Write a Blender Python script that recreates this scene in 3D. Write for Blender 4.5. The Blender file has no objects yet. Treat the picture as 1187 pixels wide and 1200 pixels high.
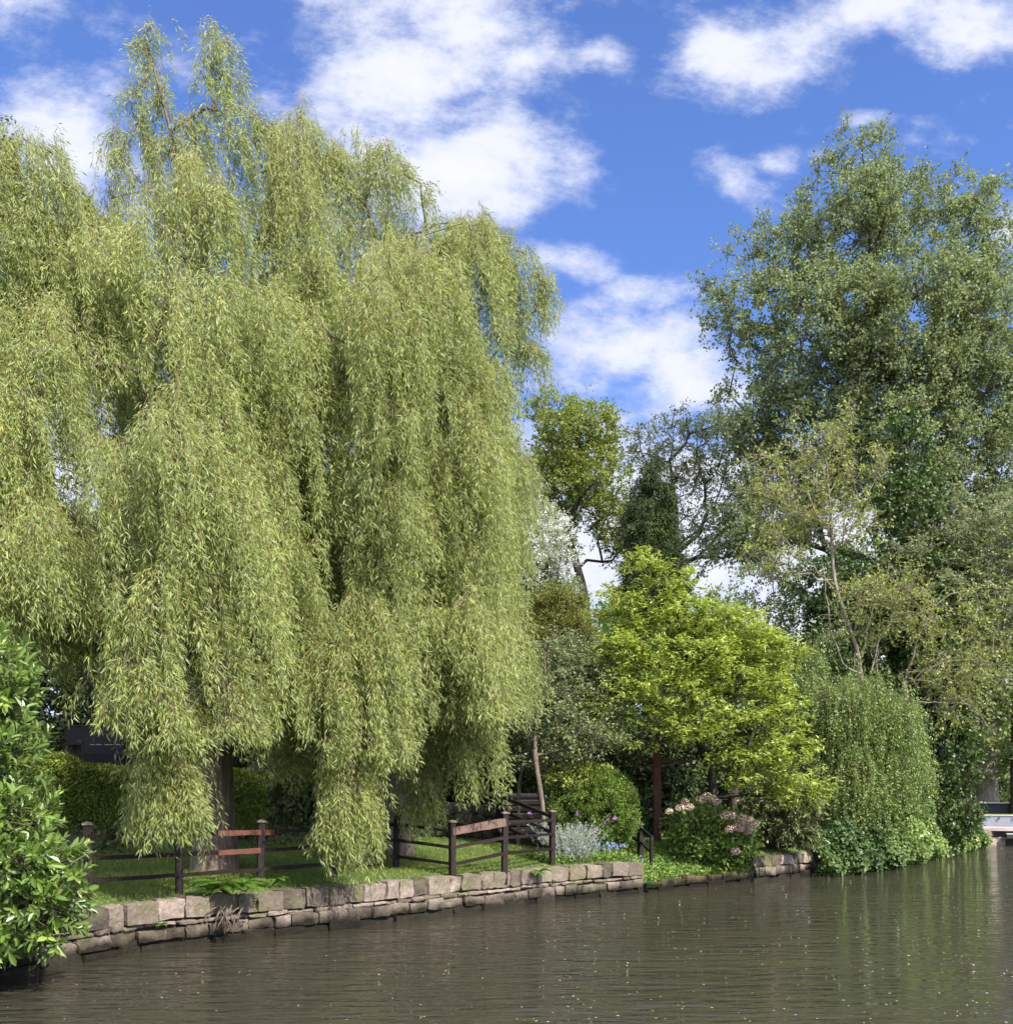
import bpy, math
import numpy as np
R = np.random.default_rng(7)
F, HZ, ZC = 1190.0, 930.0, 2.3
C = bpy.context.scene.collection
def P(px, py, d):
    return np.array([(px - 593.5) / F * d, d, ZC - (py - HZ) / F * d])
def nrm(v):
    v = np.asarray(v, float)
    return v / np.maximum(np.linalg.norm(v, axis=-1, keepdims=True), 1e-9)

# ------------------------------------------------------------------ mesh builder
class MB:
    def __init__(s): s.v = []; s.f = []; s.a = []; s.n = 0; s.sm = []
    def add(s, v, f, a=None, smooth=False):
        v = np.asarray(v, np.float32).reshape(-1, 3); f = np.asarray(f, np.int64)
        if len(f) == 0: return
        s.v.append(v); s.f.append(f + s.n); s.n += len(v)
        if a is None: a = R.random(len(f))
        s.a.append(np.broadcast_to(np.asarray(a, np.float32), (len(f),)).astype(np.float32))
        s.sm.append(np.full(len(f), smooth))
    def build(s, name, mat, parent=None):
        off = np.array(parent.location, np.float32) if parent is not None else 0
        me = bpy.data.meshes.new(name)
        V = np.concatenate(s.v) - off
        me.vertices.add(len(V)); me.vertices.foreach_set('co', V.astype(np.float32).ravel())
        lt = np.concatenate([np.full(len(f), f.shape[1]) for f in s.f])
        li = np.concatenate([f.ravel() for f in s.f])
        me.loops.add(len(li)); me.loops.foreach_set('vertex_index', li.astype(np.int32))
        me.polygons.add(len(lt))
        st = np.concatenate([[0], np.cumsum(lt)[:-1]])
        me.polygons.foreach_set('loop_start', st.astype(np.int32))
        try: me.polygons.foreach_set('loop_total', lt.astype(np.int32))
        except Exception: pass
        at = me.attributes.new('rnd', 'FLOAT', 'FACE'); at.data.foreach_set('value', np.concatenate(s.a))
        me.update(calc_edges=True)
        me.polygons.foreach_set('use_smooth', np.concatenate(s.sm))
        me.materials.append(mat)
        o = bpy.data.objects.new(name, me); C.objects.link(o)
        if parent is not None: o.parent = parent
        return o
    def box(s, c, ax, h, a=None):
        """c centre, ax 3 unit axes rows, h half sizes"""
        k = np.array([[x, y, z] for x in (-1, 1) for y in (-1, 1) for z in (-1, 1)], float) * np.asarray(h)
        v = np.asarray(c) + k @ np.asarray(ax, float)
        s.add(v, [[0, 1, 3, 2], [4, 6, 7, 5], [0, 4, 5, 1], [2, 3, 7, 6], [0, 2, 6, 4], [1, 5, 7, 3]], a if a is not None else R.random())
    def beam(s, p0, p1, w, h, a=None):
        p0 = np.asarray(p0, float); p1 = np.asarray(p1, float); x = nrm(p1 - p0)
        y = nrm(np.cross([0, 0, 1] if abs(x[2]) < .95 else [0, 1, 0], x)); z = np.cross(x, y)
        n = 7; t = np.linspace(0, 1, n)
        wob = np.cumsum(R.normal(0, .0035, (n, 2)), 0); wob -= wob.mean(0)
        hw = h / 2 * (1 + R.normal(0, .07, n))
        V = []
        for i in range(n):
            c = p0 + (p1 - p0) * t[i] + y * wob[i, 0] + z * wob[i, 1]
            for sy, sz in ((-1, -1), (1, -1), (1, 1), (-1, 1)): V.append(c + y * sy * w / 2 + z * sz * hw[i])
        Fc = [[i * 4 + j, i * 4 + (j + 1) % 4, i * 4 + 4 + (j + 1) % 4, i * 4 + 4 + j] for i in range(n - 1) for j in range(4)]
        Fc += [[3, 2, 1, 0], [n * 4 - 4, n * 4 - 3, n * 4 - 2, n * 4 - 1]]
        s.add(V, Fc, R.random() if a is None else a)
    def tubes(s, pts, rad, k=4, a=None, cap=False):
        """pts (S,n,3) rad (S,n)"""
        pts = np.asarray(pts, float); rad = np.asarray(rad, float)
        if pts.ndim == 2: pts = pts[None]; rad = rad[None]
        S, n, _ = pts.shape
        if S == 0: return
        T = np.gradient(pts, axis=1); T = nrm(T)
        up = np.where(np.abs(T[..., 2:3]) > .9, np.array([1., .2, 0]), np.array([0, 0, 1.]))
        # keep one reference per tube to avoid twists
        m = nrm(T.mean(1)); ref = np.where(np.abs(m[:, 2:3]) > .7, np.array([[1., .23, 0.11]]), np.array([[.1, .05, 1.]]))
        U = nrm(np.cross(T, ref[:, None, :])); W = np.cross(T, U)
        th = np.arange(k) / k * 2 * math.pi
        ring = U[:, :, None, :] * np.cos(th)[None, None, :, None] + W[:, :, None, :] * np.sin(th)[None, None, :, None]
        V = pts[:, :, None, :] + ring * rad[:, :, None, None]
        base = (np.arange(S) * n * k)[:, None, None]; i = np.arange(n - 1)[None, :, None] * k; j = np.arange(k)[None, None, :]
        j2 = (j + 1) % k
        f = np.stack([base + i + j, base + i + j2, base + i + k + j2, base + i + k + j], -1).reshape(-1, 4)
        if a is None: a = R.random()
        s.add(V.reshape(-1, 3), f, a, True)
    def leaves(s, p, D, N, L, W, a, kind='d', bend=0.0):
        n = len(p)
        if n == 0: return
        D = nrm(D); S = nrm(np.cross(D, N)); N = np.cross(S, D)
        L = np.broadcast_to(L, (n,))[:, None]; W = np.broadcast_to(W, (n,))[:, None]
        b = np.arange(n)[:, None]
        if kind == 'd':
            V = np.stack([p, p + D * L * .42 + S * W / 2, p + D * L - N * L * bend, p + D * L * .42 - S * W / 2], 1)
            s.add(V, b * 4 + np.array([[0, 1, 2, 3]]), a)
        else:
            up = N * W * .16
            V = np.stack([p, p + D * L * .36 + S * W * .40 + up, p + D * L * .72 + S * W * .40 + up - N * L * bend * .5,
                          p + D * L - N * L * bend, p + D * L * .72 - S * W * .40 + up - N * L * bend * .5, p + D * L * .36 - S * W * .40 + up], 1)
            a = np.broadcast_to(a, (n,))
            s.add(V, b * 6 + np.array([[0, 1, 2, 3]]), a); 
            s.f.append(s.f[-1][:, [0, 0, 0, 0]] + np.array([[0, 3, 4, 5]])); s.a.append(np.asarray(a, np.float32)); s.sm.append(np.full(n, False))

_g = np.linspace(-1, 1, 5)
def _unit():
    V = []; Fc = []
    for ax in range(3):
        for sg in (-1, 1):
            b = len(V)
            for i in _g:
                for j in _g:
                    p = [0, 0, 0]; p[ax] = sg; p[(ax + 1) % 3] = i * sg; p[(ax + 2) % 3] = j; V.append(p)
            for i in range(4):
                for j in range(4): Fc.append([b + i * 5 + j, b + i * 5 + 5 + j, b + i * 5 + 6 + j, b + i * 5 + j + 1])
    V = np.array(V, float)
    return V, np.array(Fc)
UV_, UF_ = _unit()
def stone(mb, c, ax, h, rough=.012, pw=9, a=None):
    q = UV_ / (np.sum(np.abs(UV_) ** pw, 1) ** (1 / pw))[:, None]
    ph = R.random((3, 3)) * 6.28; k = R.normal(0, 2.2, (3, 3))
    d = np.sin(q @ k.T + ph[0]) + .6 * np.sin(q @ (k.T * 2.3) + ph[1]) + .5 * np.sin(q @ (k.T * 4.7) + ph[2])
    tap = 1 + R.normal(0, .04, 3)
    q = q * np.asarray(h) * np.where(q[:, [1, 2, 0]] > 0, tap, 1)
    q = q + d * rough
    mb.add(np.asarray(c) + q @ np.asarray(ax, float), UF_, R.random() if a is None else a, True)

def fin(o, label=None, cat=None, group=None, kind=None):
    if label: o['label'] = label
    if cat: o['category'] = cat
    if group: o['group'] = group
    if kind: o['kind'] = kind
    return o
def thing(name, loc, label, cat, group=None):
    o = bpy.data.objects.new(name, None); C.objects.link(o); o.location = [float(x) for x in loc]
    o.empty_display_size = .2
    return fin(o, label, cat, group)

# ------------------------------------------------------------------ materials
def mat(name):
    m = bpy.data.materials.new(name); m.use_nodes = True; nt = m.node_tree
    for n in list(nt.nodes): nt.nodes.remove(n)
    out = nt.nodes.new('ShaderNodeOutputMaterial')
    return m, nt, out
def N_(nt, t, **kw):
    n = nt.nodes.new('ShaderNode' + t)
    for k, v in kw.items():
        if hasattr(n, k): setattr(n, k, v)
        else: n.inputs[k.replace('_', ' ')].default_value = v
    return n
def ramp(nt, cols):
    r = nt.nodes.new('ShaderNodeValToRGB'); e = r.color_ramp.elements
    while len(e) < len(cols): e.new(.5)
    for i, c in enumerate(cols):
        if len(c) == 4: e[i].position = c[3]
        else: e[i].position = i / max(1, len(cols) - 1)
        e[i].color = (c[0], c[1], c[2], 1)
    return r
def leafmat(name, cols, back=None, trans=.3, rough=.5, spec=.35):
    m, nt, out = mat(name); L = nt.links
    at = N_(nt, 'Attribute', attribute_name='rnd'); rp = ramp(nt, cols); L.new(at.outputs['Fac'], rp.inputs[0])
    col = rp.outputs[0]
    if back:
        g = N_(nt, 'NewGeometry'); mx = N_(nt, 'MixRGB'); mx.inputs[2].default_value = (*back, 1)
        mu = N_(nt, 'Math', operation='MULTIPLY'); mu.inputs[1].default_value = .7
        L.new(g.outputs['Backfacing'], mu.inputs[0]); L.new(mu.outputs[0], mx.inputs[0]); L.new(col, mx.inputs[1]); col = mx.outputs[0]
    b = N_(nt, 'BsdfPrincipled'); b.inputs['Roughness'].default_value = rough; b.inputs['Specular IOR Level'].default_value = spec
    t = N_(nt, 'BsdfTranslucent'); ms = N_(nt, 'MixShader'); ms.inputs[0].default_value = trans
    hs = N_(nt, 'HueSaturation'); hs.inputs['Saturation'].default_value = 1.15; hs.inputs['Value'].default_value = 1.5; hs.inputs['Hue'].default_value = .485
    L.new(col, b.inputs['Base Color']); L.new(col, hs.inputs['Color']); L.new(hs.outputs[0], t.inputs[0])
    L.new(b.outputs[0], ms.inputs[1]); L.new(t.outputs[0], ms.inputs[2]); L.new(ms.outputs[0], out.inputs[0])
    return m
def rockmat(name, cols, scale=3, bump=.3, rough=.85, wet=False, moss=None, zs=1.0, rndmix=.5, fine=25):
    m, nt, out = mat(name); L = nt.links
    tc = N_(nt, 'NewGeometry'); mp = N_(nt, 'Mapping'); mp.inputs['Scale'].default_value = (1, 1, zs); L.new(tc.outputs['Position'], mp.inputs[0])
    n1 = N_(nt, 'TexNoise'); n1.inputs['Scale'].default_value = scale; n1.inputs['Detail'].default_value = 8; n1.inputs['Roughness'].default_value = .65; L.new(mp.outputs[0], n1.inputs['Vector'])
    n2 = N_(nt, 'TexNoise'); n2.inputs['Scale'].default_value = fine; n2.inputs['Detail'].default_value = 5; n2.inputs['Roughness'].default_value = .7; L.new(mp.outputs[0], n2.inputs['Vector'])
    at = N_(nt, 'Attribute', attribute_name='rnd')
    mx = N_(nt, 'Mix'); mx.data_type = 'FLOAT'; mx.inputs[0].default_value = rndmix; L.new(n1.outputs[0], mx.inputs[2]); L.new(at.outputs['Fac'], mx.inputs[3])
    ad = N_(nt, 'MapRange'); ad.inputs[1].default_value = .25; ad.inputs[2].default_value = .75; L.new(mx.outputs[0], ad.inputs[0])
    rp = ramp(nt, cols); L.new(ad.outputs[0], rp.inputs[0]); col = rp.outputs[0]
    m2 = N_(nt, 'MixRGB', blend_type='MULTIPLY'); m2.inputs[0].default_value = .7; r2 = ramp(nt, [(.45, .45, .45, .3), (1.3, 1.3, 1.3, .66)]); L.new(n2.outputs[0], r2.inputs[0])
    L.new(col, m2.inputs[1]); L.new(r2.outputs[0], m2.inputs[2]); col = m2.outputs[0]
    if moss:
        n3 = N_(nt, 'TexNoise'); n3.inputs['Scale'].default_value = 1.7; n3.inputs['Detail'].default_value = 9; n3.inputs['Roughness'].default_value = .7; L.new(tc.outputs['Position'], n3.inputs['Vector'])
        r3 = ramp(nt, [(0, 0, 0, .5), (1, 1, 1, .64)]); L.new(n3.outputs[0], r3.inputs[0])
        m3 = N_(nt, 'MixRGB'); L.new(r3.outputs[0], m3.inputs[0]); L.new(col, m3.inputs[1]); m3.inputs[2].default_value = (*moss, 1); col = m3.outputs[0]
    b = N_(nt, 'BsdfPrincipled'); b.inputs['Roughness'].default_value = rough; b.inputs['Specular IOR Level'].default_value = .2
    if wet:
        sx = N_(nt, 'SeparateXYZ'); L.new(tc.outputs['Position'], sx.inputs[0])
        nw = N_(nt, 'TexNoise'); nw.inputs['Scale'].default_value = 2.5; L.new(tc.outputs['Position'], nw.inputs['Vector'])
        sb = N_(nt, 'Math', operation='MULTIPLY_ADD'); sb.inputs[1].default_value = -.35; L.new(nw.outputs[0], sb.inputs[0]); L.new(sx.outputs[2], sb.inputs[2])
        mr = N_(nt, 'MapRange'); mr.inputs[1].default_value = -.03; mr.inputs[2].default_value = .15; L.new(sb.outputs[0], mr.inputs[0])
        m4 = N_(nt, 'MixRGB'); L.new(mr.outputs[0], m4.inputs[0]); dk = N_(nt, 'MixRGB', blend_type='MULTIPLY'); dk.inputs[0].default_value = 1; dk.inputs[2].default_value = (.10, .105, .085, 1); L.new(col, dk.inputs[1]); L.new(dk.outputs[0], m4.inputs[1]); L.new(col, m4.inputs[2]); col = m4.outputs[0]
    L.new(col, b.inputs['Base Color'])
    bp = N_(nt, 'Bump'); bp.inputs['Strength'].default_value = bump; bp.inputs['Distance'].default_value = .03; 
    sm = N_(nt, 'Math', operation='ADD'); L.new(n1.outputs[0], sm.inputs[0]); L.new(n2.outputs[0], sm.inputs[1]); L.new(sm.outputs[0], bp.inputs['Height'])
    L.new(bp.outputs[0], b.inputs['Normal']); L.new(b.outputs[0], out.inputs[0])
    return m
M = {}
M['bark'] = rockmat('bark', [(.06, .045, .035), (.17, .13, .10), (.28, .22, .18)], 7, .9, .9, zs=.12, rndmix=.0, fine=22)
M['bark_dark'] = rockmat('bark_dark', [(.035, .028, .022), (.09, .07, .055)], 9, .8, .9, zs=.2, rndmix=.1)
M['bark_pale'] = rockmat('bark_pale', [(.16, .13, .10), (.34, .29, .23)], 9, .4, .9, zs=.2, rndmix=.2)
M['withy'] = rockmat('withy', [(.16, .12, .04), (.32, .25, .10)], 9, .1, .6, rndmix=.6)
M['stone'] = rockmat('stone', [(.075, .06, .046), (.19, .148, .115), (.33, .265, .215)], 2.2, 1.0, .85, wet=True, moss=(.13, .125, .06), rndmix=.42, fine=14)
M['stone_moss'] = rockmat('stone_moss', [(.06, .05, .035), (.15, .105, .06), (.10, .095, .04)], 3.5, .6, .9, wet=True, moss=(.10, .12, .03), rndmix=.3)
M['mortar'] = rockmat('mortar', [(.015, .013, .01), (.05, .045, .035)], 5, .4)
M['rock_dark'] = rockmat('rock_dark', [(.03, .026, .022), (.09, .078, .066)], 3, .6, .9, moss=(.05, .07, .02))
M['soil'] = rockmat('soil', [(.02, .015, .011), (.05, .038, .027)], 4, .6, .95)
M['fence'] = rockmat('fence', [(.009, .006, .006), (.026, .017, .014)], 6, .25, .6, zs=.3, rndmix=.5)
M['fence_red'] = rockmat('fence_red', [(.11, .045, .032), (.20, .085, .06)], 5, .25, .7, rndmix=.3)
M['fence_worn'] = rockmat('fence_worn', [(.10, .06, .045), (.20, .13, .10)], 5, .35, .8, rndmix=.3)
M['cap'] = rockmat('cap', [(.11, .08, .07), (.24, .18, .16)], 8, .25, .8, rndmix=.3)
M['blackwood'] = rockmat('blackwood', [(.008, .008, .010), (.02, .019, .02)], 6, .2, .6)
M['step'] = rockmat('step', [(.18, .145, .12), (.40, .33, .27)], 3, .5, .9)
M['paving'] = rockmat('paving', [(.38, .31, .29), (.50, .43, .40)], 2, .2, .9)
M['deck_grey'] = rockmat('deck_grey', [(.20, .22, .26), (.31, .34, .39)], 2, .1, .6)
M['deck_dark'] = rockmat('deck_dark', [(.03, .035, .05), (.06, .07, .09)], 2, .1, .6)
M['deck_cap'] = rockmat('deck_cap', [(.50, .46, .38), (.62, .58, .48)], 2, .1, .8)
M['terracotta'] = rockmat('terracotta', [(.28, .10, .06), (.4, .16, .1)], 5, .1, .8)
M['redpost'] = rockmat('redpost', [(.07, .03, .024), (.14, .065, .05)], 5, .2, .8)
M['bloom_dry'] = leafmat('bloom_dry', [(.36, .25, .19), (.62, .47, .38)], trans=.1, rough=.9)
M['petal'] = leafmat('petal', [(.32, .29, .14), (.62, .58, .42)], trans=.2, rough=.7)
M['litter'] = leafmat('litter', [(.22, .15, .07), (.45, .34, .18)], trans=.05, rough=.9)
M['willow'] = leafmat('willow_leaf', [(.10, .143, .028, 0), (.212, .272, .054, .4), (.36, .41, .11, .8), (.54, .54, .18, 1)], back=(.36, .41, .20), trans=.36)
M['poplar'] = leafmat('poplar_leaf', [(.10, .135, .038), (.175, .22, .07), (.27, .31, .12)], back=(.24, .29, .17), trans=.38, spec=.2)
M['yellow'] = leafmat('lime_leaf', [(.145, .198, .032, 0), (.285, .36, .068, .5), (.47, .55, .15, 1)], trans=.36, rough=.45)
M['apple'] = leafmat('apple_leaf', [(.08, .12, .03), (.17, .22, .065), (.26, .31, .12)], back=(.2, .24, .14), trans=.25)
M['oak'] = leafmat('oak_leaf', [(.09, .13, .02), (.18, .23, .04), (.28, .31, .08)], trans=.35)
M['oak2'] = leafmat('ash_leaf', [(.12, .14, .05), (.21, .24, .08), (.32, .33, .14)], trans=.4)
M['conifer'] = leafmat('conifer_leaf', [(.018, .035, .008), (.04, .065, .014), (.085, .11, .022)], trans=.1, rough=.7)
M['yew'] = leafmat('yew_leaf', [(.09, .11, .015), (.21, .22, .035)], trans=.15, rough=.7)
M['birch'] = leafmat('birch_leaf', [(.08, .13, .025), (.16, .235, .05), (.27, .35, .11)], back=(.14, .20, .07), trans=.3, rough=.4)
M['scrub'] = leafmat('scrub_leaf', [(.12, .16, .03), (.23, .275, .055), (.36, .39, .1)], trans=.35)
M['hazel'] = leafmat('hazel_leaf', [(.08, .12, .03), (.17, .215, .05), (.27, .31, .09)], back=(.2, .25, .14), trans=.3)
M['ivy'] = leafmat('ivy_leaf', [(.025, .05, .012), (.06, .105, .022), (.13, .19, .05)], trans=.15, rough=.42, spec=.35)
M['laurel'] = leafmat('laurel_leaf', [(.05, .095, .015, 0), (.11, .18, .03, .5), (.20, .29, .055, .85), (.32, .42, .10, 1)], back=(.16, .23, .07), trans=.28, rough=.33, spec=.5)
M['rhodo'] = leafmat('rhodo_leaf', [(.03, .05, .012), (.07, .10, .025), (.2, .22, .07)], back=(.13, .15, .06), trans=.15, rough=.35)
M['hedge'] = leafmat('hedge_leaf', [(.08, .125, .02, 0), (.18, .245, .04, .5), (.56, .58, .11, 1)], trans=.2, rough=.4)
M['bush'] = leafmat('bush_leaf', [(.06, .115, .015), (.12, .195, .028), (.22, .30, .05)], trans=.25)
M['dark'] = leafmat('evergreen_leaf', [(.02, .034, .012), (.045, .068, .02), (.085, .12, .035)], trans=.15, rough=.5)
M['bright'] = leafmat('bright_leaf', [(.18, .25, .05), (.36, .42, .12)], trans=.3)
M['cover'] = leafmat('cover_leaf', [(.07, .14, .02), (.15, .24, .04), (.25, .33, .09)], trans=.25)
M['grass'] = leafmat('grass_blade', [(.075, .125, .02), (.15, .21, .035), (.30, .32, .09)], trans=.3)
M['silver'] = leafmat('silver_leaf', [(.20, .23, .18), (.38, .41, .34)], trans=.15, rough=.8)
M['purple'] = leafmat('purple_petal', [(.25, .08, .32), (.42, .18, .52)], trans=.2)
M['bluebell'] = leafmat('bluebell_petal', [(.22, .26, .55), (.40, .43, .75)], trans=.2)
M['blossom'] = leafmat('blossom_petal', [(.45, .48, .38), (.8, .82, .74)], trans=.2)
M['fern'] = leafmat('fern_leaf', [(.05, .12, .015), (.13, .22, .035)], trans=.3)

# ------------------------------------------------------------------ shoreline and ground
SH = [(98, 13.75), (168, 14.75), (256, 15.6), (330, 16.4), (400, 17.1), (464, 18.1), (515, 19.0), (582, 20.1), (638, 21.3), (673, 22.0), (717, 22.7), (756, 23.4), (814, 24.9), (880, 26.2), (947, 28.2), (1012, 30.0), (1066, 33.8), (1148, 44.9)]
shore = [(-60, -90), (-20, -14), (-11.5, 3.5), (-7.6, 10.6)] + [((p - 593.5) / F * d, d) for p, d in SH] + [(24.5, 46.6), (60, 54), (320, 95)]
shore = np.array(shore)
nv = nrm(np.array([-.55, .83])); mv = np.array([nv[1], -nv[0]])
SU = shore @ mv; SW = shore @ nv
PS = [0, .3, 1, 3, 5, 6.5, 8, 10, 14, 20, 30, 60, 400]; PZ = [.66, .70, .78, .88, 1.03, 1.18, 1.42, 1.95, 3.0, 4.2, 5.5, 6.5, 8]
def uL(px, d): return np.array([(px - 593.5) / F * d, d]) @ mv
U1, U2, U3 = uL(756, 23.4), uL(882, 26.3), uL(1148, 44.9)
def s_of(x, y):
    u = x * mv[0] + y * mv[1]; w = x * nv[0] + y * nv[1]
    return u, w - np.interp(u, SU, SW)
def hnoise(x, y):
    return .03 * np.sin(x * 1.7 + y * .6) + .025 * np.sin(y * 2.3 - x * .9) + .02 * np.sin(3.1 * x + 2.2 * y + 1)
def zg(x, y):
    x = np.asarray(x, float); y = np.asarray(y, float)
    u, s = s_of(x, y)
    z = np.interp(s, PS, PZ)
    low = np.interp(u, [U1 - .1, U1 + .15, U2 - .15, U2 + .1], [0, 1, 1, 0])
    z2 = np.interp(s, [0, .2, .8, 2.5, 5], [.20, .24, .42, .95, 1.05]); z = np.where(s < 5, z * (1 - low) + np.minimum(z, z2) * low, z)
    far = np.interp(u, [U3 - 4, U3 + 2], [0, 1]); z3 = np.interp(s, [0, 6, 25, 80, 400], [.45, .7, 1.2, 4, 9]); z = z * (1 - far) + z3 * far
    return z + hnoise(x, y) * np.clip(s / 3, 0, 1)
def G(px, d, dz=0):
    x = (px - 593.5) / F * d
    return np.array([x, d, float(zg(x, d)) + dz])

us = np.concatenate([np.linspace(-110, -12, 30)[:-1], np.arange(-12, 58, .3), np.linspace(58, 330, 50)])
ss = np.array([0, 0, .08, .2, .4, .7, 1, 1.4, 1.8, 2.3, 2.8, 3.4, 4, 4.7, 5.5, 6.3, 7.2, 8, 9, 10, 11.5, 13, 15, 18, 22, 28, 36, 50, 80, 140, 260, 420.])
Ug, Sg = np.meshgrid(us, ss, indexing='ij'); Wg = np.interp(Ug, SU, SW) + Sg + .14
X = Ug * mv[0] + Wg * nv[0]; Y = Ug * mv[1] + Wg * nv[1]; Z = zg(X, Y); Z[:, 0] = -.7; 
nu, ns_ = Ug.shape; idx = np.arange(nu * ns_).reshape(nu, ns_)
mb = MB(); mb.add(np.stack([X, Y, Z], -1), np.stack([idx[:-1, :-1], idx[1:, :-1], idx[1:, 1:], idx[:-1, 1:]], -1).reshape(-1, 4), .5, True)
# ground material: grass near the lawn, soil further up the slope
def groundmat():
    m, nt, out = mat('ground'); L = nt.links
    g = N_(nt, 'NewGeometry')
    n1 = N_(nt, 'TexNoise'); n1.inputs['Scale'].default_value = .9; n1.inputs['Detail'].default_value = 7; L.new(g.outputs['Position'], n1.inputs['Vector'])
    n2 = N_(nt, 'TexNoise'); n2.inputs['Scale'].default_value = 30; n2.inputs['Detail'].default_value = 4; L.new(g.outputs['Position'], n2.inputs['Vector'])
    gr = ramp(nt, [(.035, .07, .012, .3), (.09, .15, .02, .7)]); L.new(n2.outputs[0], gr.inputs[0])
    so = ramp(nt, [(.012, .01, .007, .3), (.04, .03, .02, .7)]); L.new(n2.outputs[0], so.inputs[0])
    sx = N_(nt, 'SeparateXYZ'); L.new(g.outputs['Position'], sx.inputs[0])
    a = N_(nt, 'Math', operation='MULTIPLY_ADD'); a.inputs[1].default_value = .5; L.new(n1.outputs[0], a.inputs[0]); L.new(sx.outputs[2], a.inputs[2])
    mr = N_(nt, 'MapRange'); mr.inputs[1].default_value = 1.42; mr.inputs[2].default_value = 1.55; L.new(a.outputs[0], mr.inputs[0])
    mx = N_(nt, 'MixRGB'); L.new(mr.outputs[0], mx.inputs[0]); L.new(gr.outputs[0], mx.inputs[1]); L.new(so.outputs[0], mx.inputs[2])
    b = N_(nt, 'BsdfPrincipled'); b.inputs['Roughness'].default_value = .95; L.new(mx.outputs[0], b.inputs['Base Color'])
    bp = N_(nt, 'Bump'); bp.inputs['Strength'].default_value = .5; bp.inputs['Distance'].default_value = .04; L.new(n2.outputs[0], bp.inputs['Height']); L.new(bp.outputs[0], b.inputs['Normal'])
    L.new(b.outputs[0], out.inputs[0]); return m
fin(mb.build('ground', groundmat()), kind='structure')

# water
def watermat():
    m, nt, out = mat('water'); L = nt.links
    g = N_(nt, 'NewGeometry')
    hs = []
    for sc, (sx, sy), w, det, rot in ((1, (1.1, 3.4), .45, 1, .14), (1, (2.2, 6.6), .30, 1, -.16), (1, (5, 13), .12, 1, .08), (1, (12, 28), .03, 0, .15), (1, (.12, .35), 1.0, 0, .3)):
        mp = N_(nt, 'Mapping'); mp.inputs['Scale'].default_value = (sx, sy, 1); mp.inputs['Rotation'].default_value = (0, 0, rot); L.new(g.outputs['Position'], mp.inputs[0])
        n = N_(nt, 'TexNoise'); n.inputs['Scale'].default_value = sc; n.inputs['Detail'].default_value = det; n.inputs['Distortion'].default_value = .4; L.new(mp.outputs[0], n.inputs['Vector'])
        mu = N_(nt, 'Math', operation='MULTIPLY'); mu.inputs[1].default_value = w; L.new(n.outputs[0], mu.inputs[0]); hs.append(mu.outputs[0])
    h = hs[0]
    for k in hs[1:]:
        ad = N_(nt, 'Math', operation='ADD'); L.new(h, ad.inputs[0]); L.new(k, ad.inputs[1]); h = ad.outputs[0]
    bp = N_(nt, 'Bump'); bp.inputs['Strength'].default_value = 1; bp.inputs['Distance'].default_value = .12; L.new(h, bp.inputs['Height'])
    b = N_(nt, 'BsdfPrincipled'); b.inputs['Base Color'].default_value = (.035, .032, .021, 1); b.inputs['Roughness'].default_value = .03; b.inputs['IOR'].default_value = 1.333
    L.new(bp.outputs[0], b.inputs['Normal']); L.new(b.outputs[0], out.inputs[0]); return m
mb = MB(); mb.add([[-300, -120, 0], [400, -120, 0], [400, 300, 0], [-300, 300, 0]], [[0, 1, 2, 3]])
fin(mb.build('water', watermat()), kind='structure')
# towpath on the camera's side
mb = MB(); mb.box([0, -6.2, .2], np.eye(3), [80, 7, .5], .5)
fin(mb.build('towpath', M['soil']), kind='structure')

# ------------------------------------------------------------------ canal walls
def shore_path(u0, u1, step=.05):
    u = np.arange(u0, u1, step); w = np.interp(u, SU, SW); p = np.outer(u, mv) + np.outer(w, nv)
    ds = np.concatenate([[0], np.cumsum(np.linalg.norm(np.diff(p, axis=0), axis=1))])
    return p, ds
def wall(u0, u1, courses, label, m, name='canal_wall', cat='wall'):
    p, ds = shore_path(u0, u1); Ltot = ds[-1]
    pos = lambda t: np.array([np.interp(t, ds, p[:, 0]), np.interp(t, ds, p[:, 1])])
    base = pos(0); root = thing(name, (base[0], base[1], 0), label, cat)
    st = MB(); back = MB()
    z = -.12
    tt = np.arange(0, Ltot, .5)
    for a_, b_ in zip(tt[:-1], tt[1:]):
        A = pos(a_); B = pos(b_); x = nrm(np.append(B - A, 0)); y = np.array([-x[1], x[0], 0])
        ztop = courses[-1][0] + courses[-1][1] - .06
        back.box(np.append((A + B) / 2, 0) + y * .22 + [0, 0, (ztop - .6) / 2], [x, y, [0, 0, 1]], [np.linalg.norm(B - A) / 2, .12, (ztop + .6) / 2], .5)
    for (z0, h, lo, hi, dep, jit) in courses:
        t = R.random() * .2
        while t < Ltot - .15:
            l = R.uniform(lo, hi); l = min(l, Ltot - t)
            A = pos(t); B = pos(t + l); x = nrm(np.append(B - A, 0)); y = np.array([-x[1], x[0], 0])
            hh = h * R.uniform(1 - jit, 1 + jit * .6)
            if hh > .03:
                tilt = R.normal(0, .012); ax = np.array([x + [0, 0, tilt], y, [-x[0] * tilt, -x[1] * tilt, 1]])
                hw_ = np.linalg.norm(B - A) / 2 - R.uniform(.001, .006)
                stone(st, np.append((A + B) / 2, z0 + hh / 2 + R.normal(0, .006)) + y * (dep / 2 + R.normal(0, .022)), ax, [hw_, dep / 2, hh / 2 - .001], rough=.006 + .018 * hh, pw=R.uniform(14, 30) if h > .15 else 9)
            t += l
    back.build('mortar', M['mortar'], root); st.build('stone_courses', m, root)
    return root
wall(SU[2], U1, [(-.15, .30, .35, .8, .34, .22), (.13, .19, .28, .6, .30, .15), (.335, .075, .2, .55, .28, .35), (.42, .31, .25, .62, .32, .08)],
     'long grey brown block stone canal wall below the lawn and fence', M['stone'])
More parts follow.
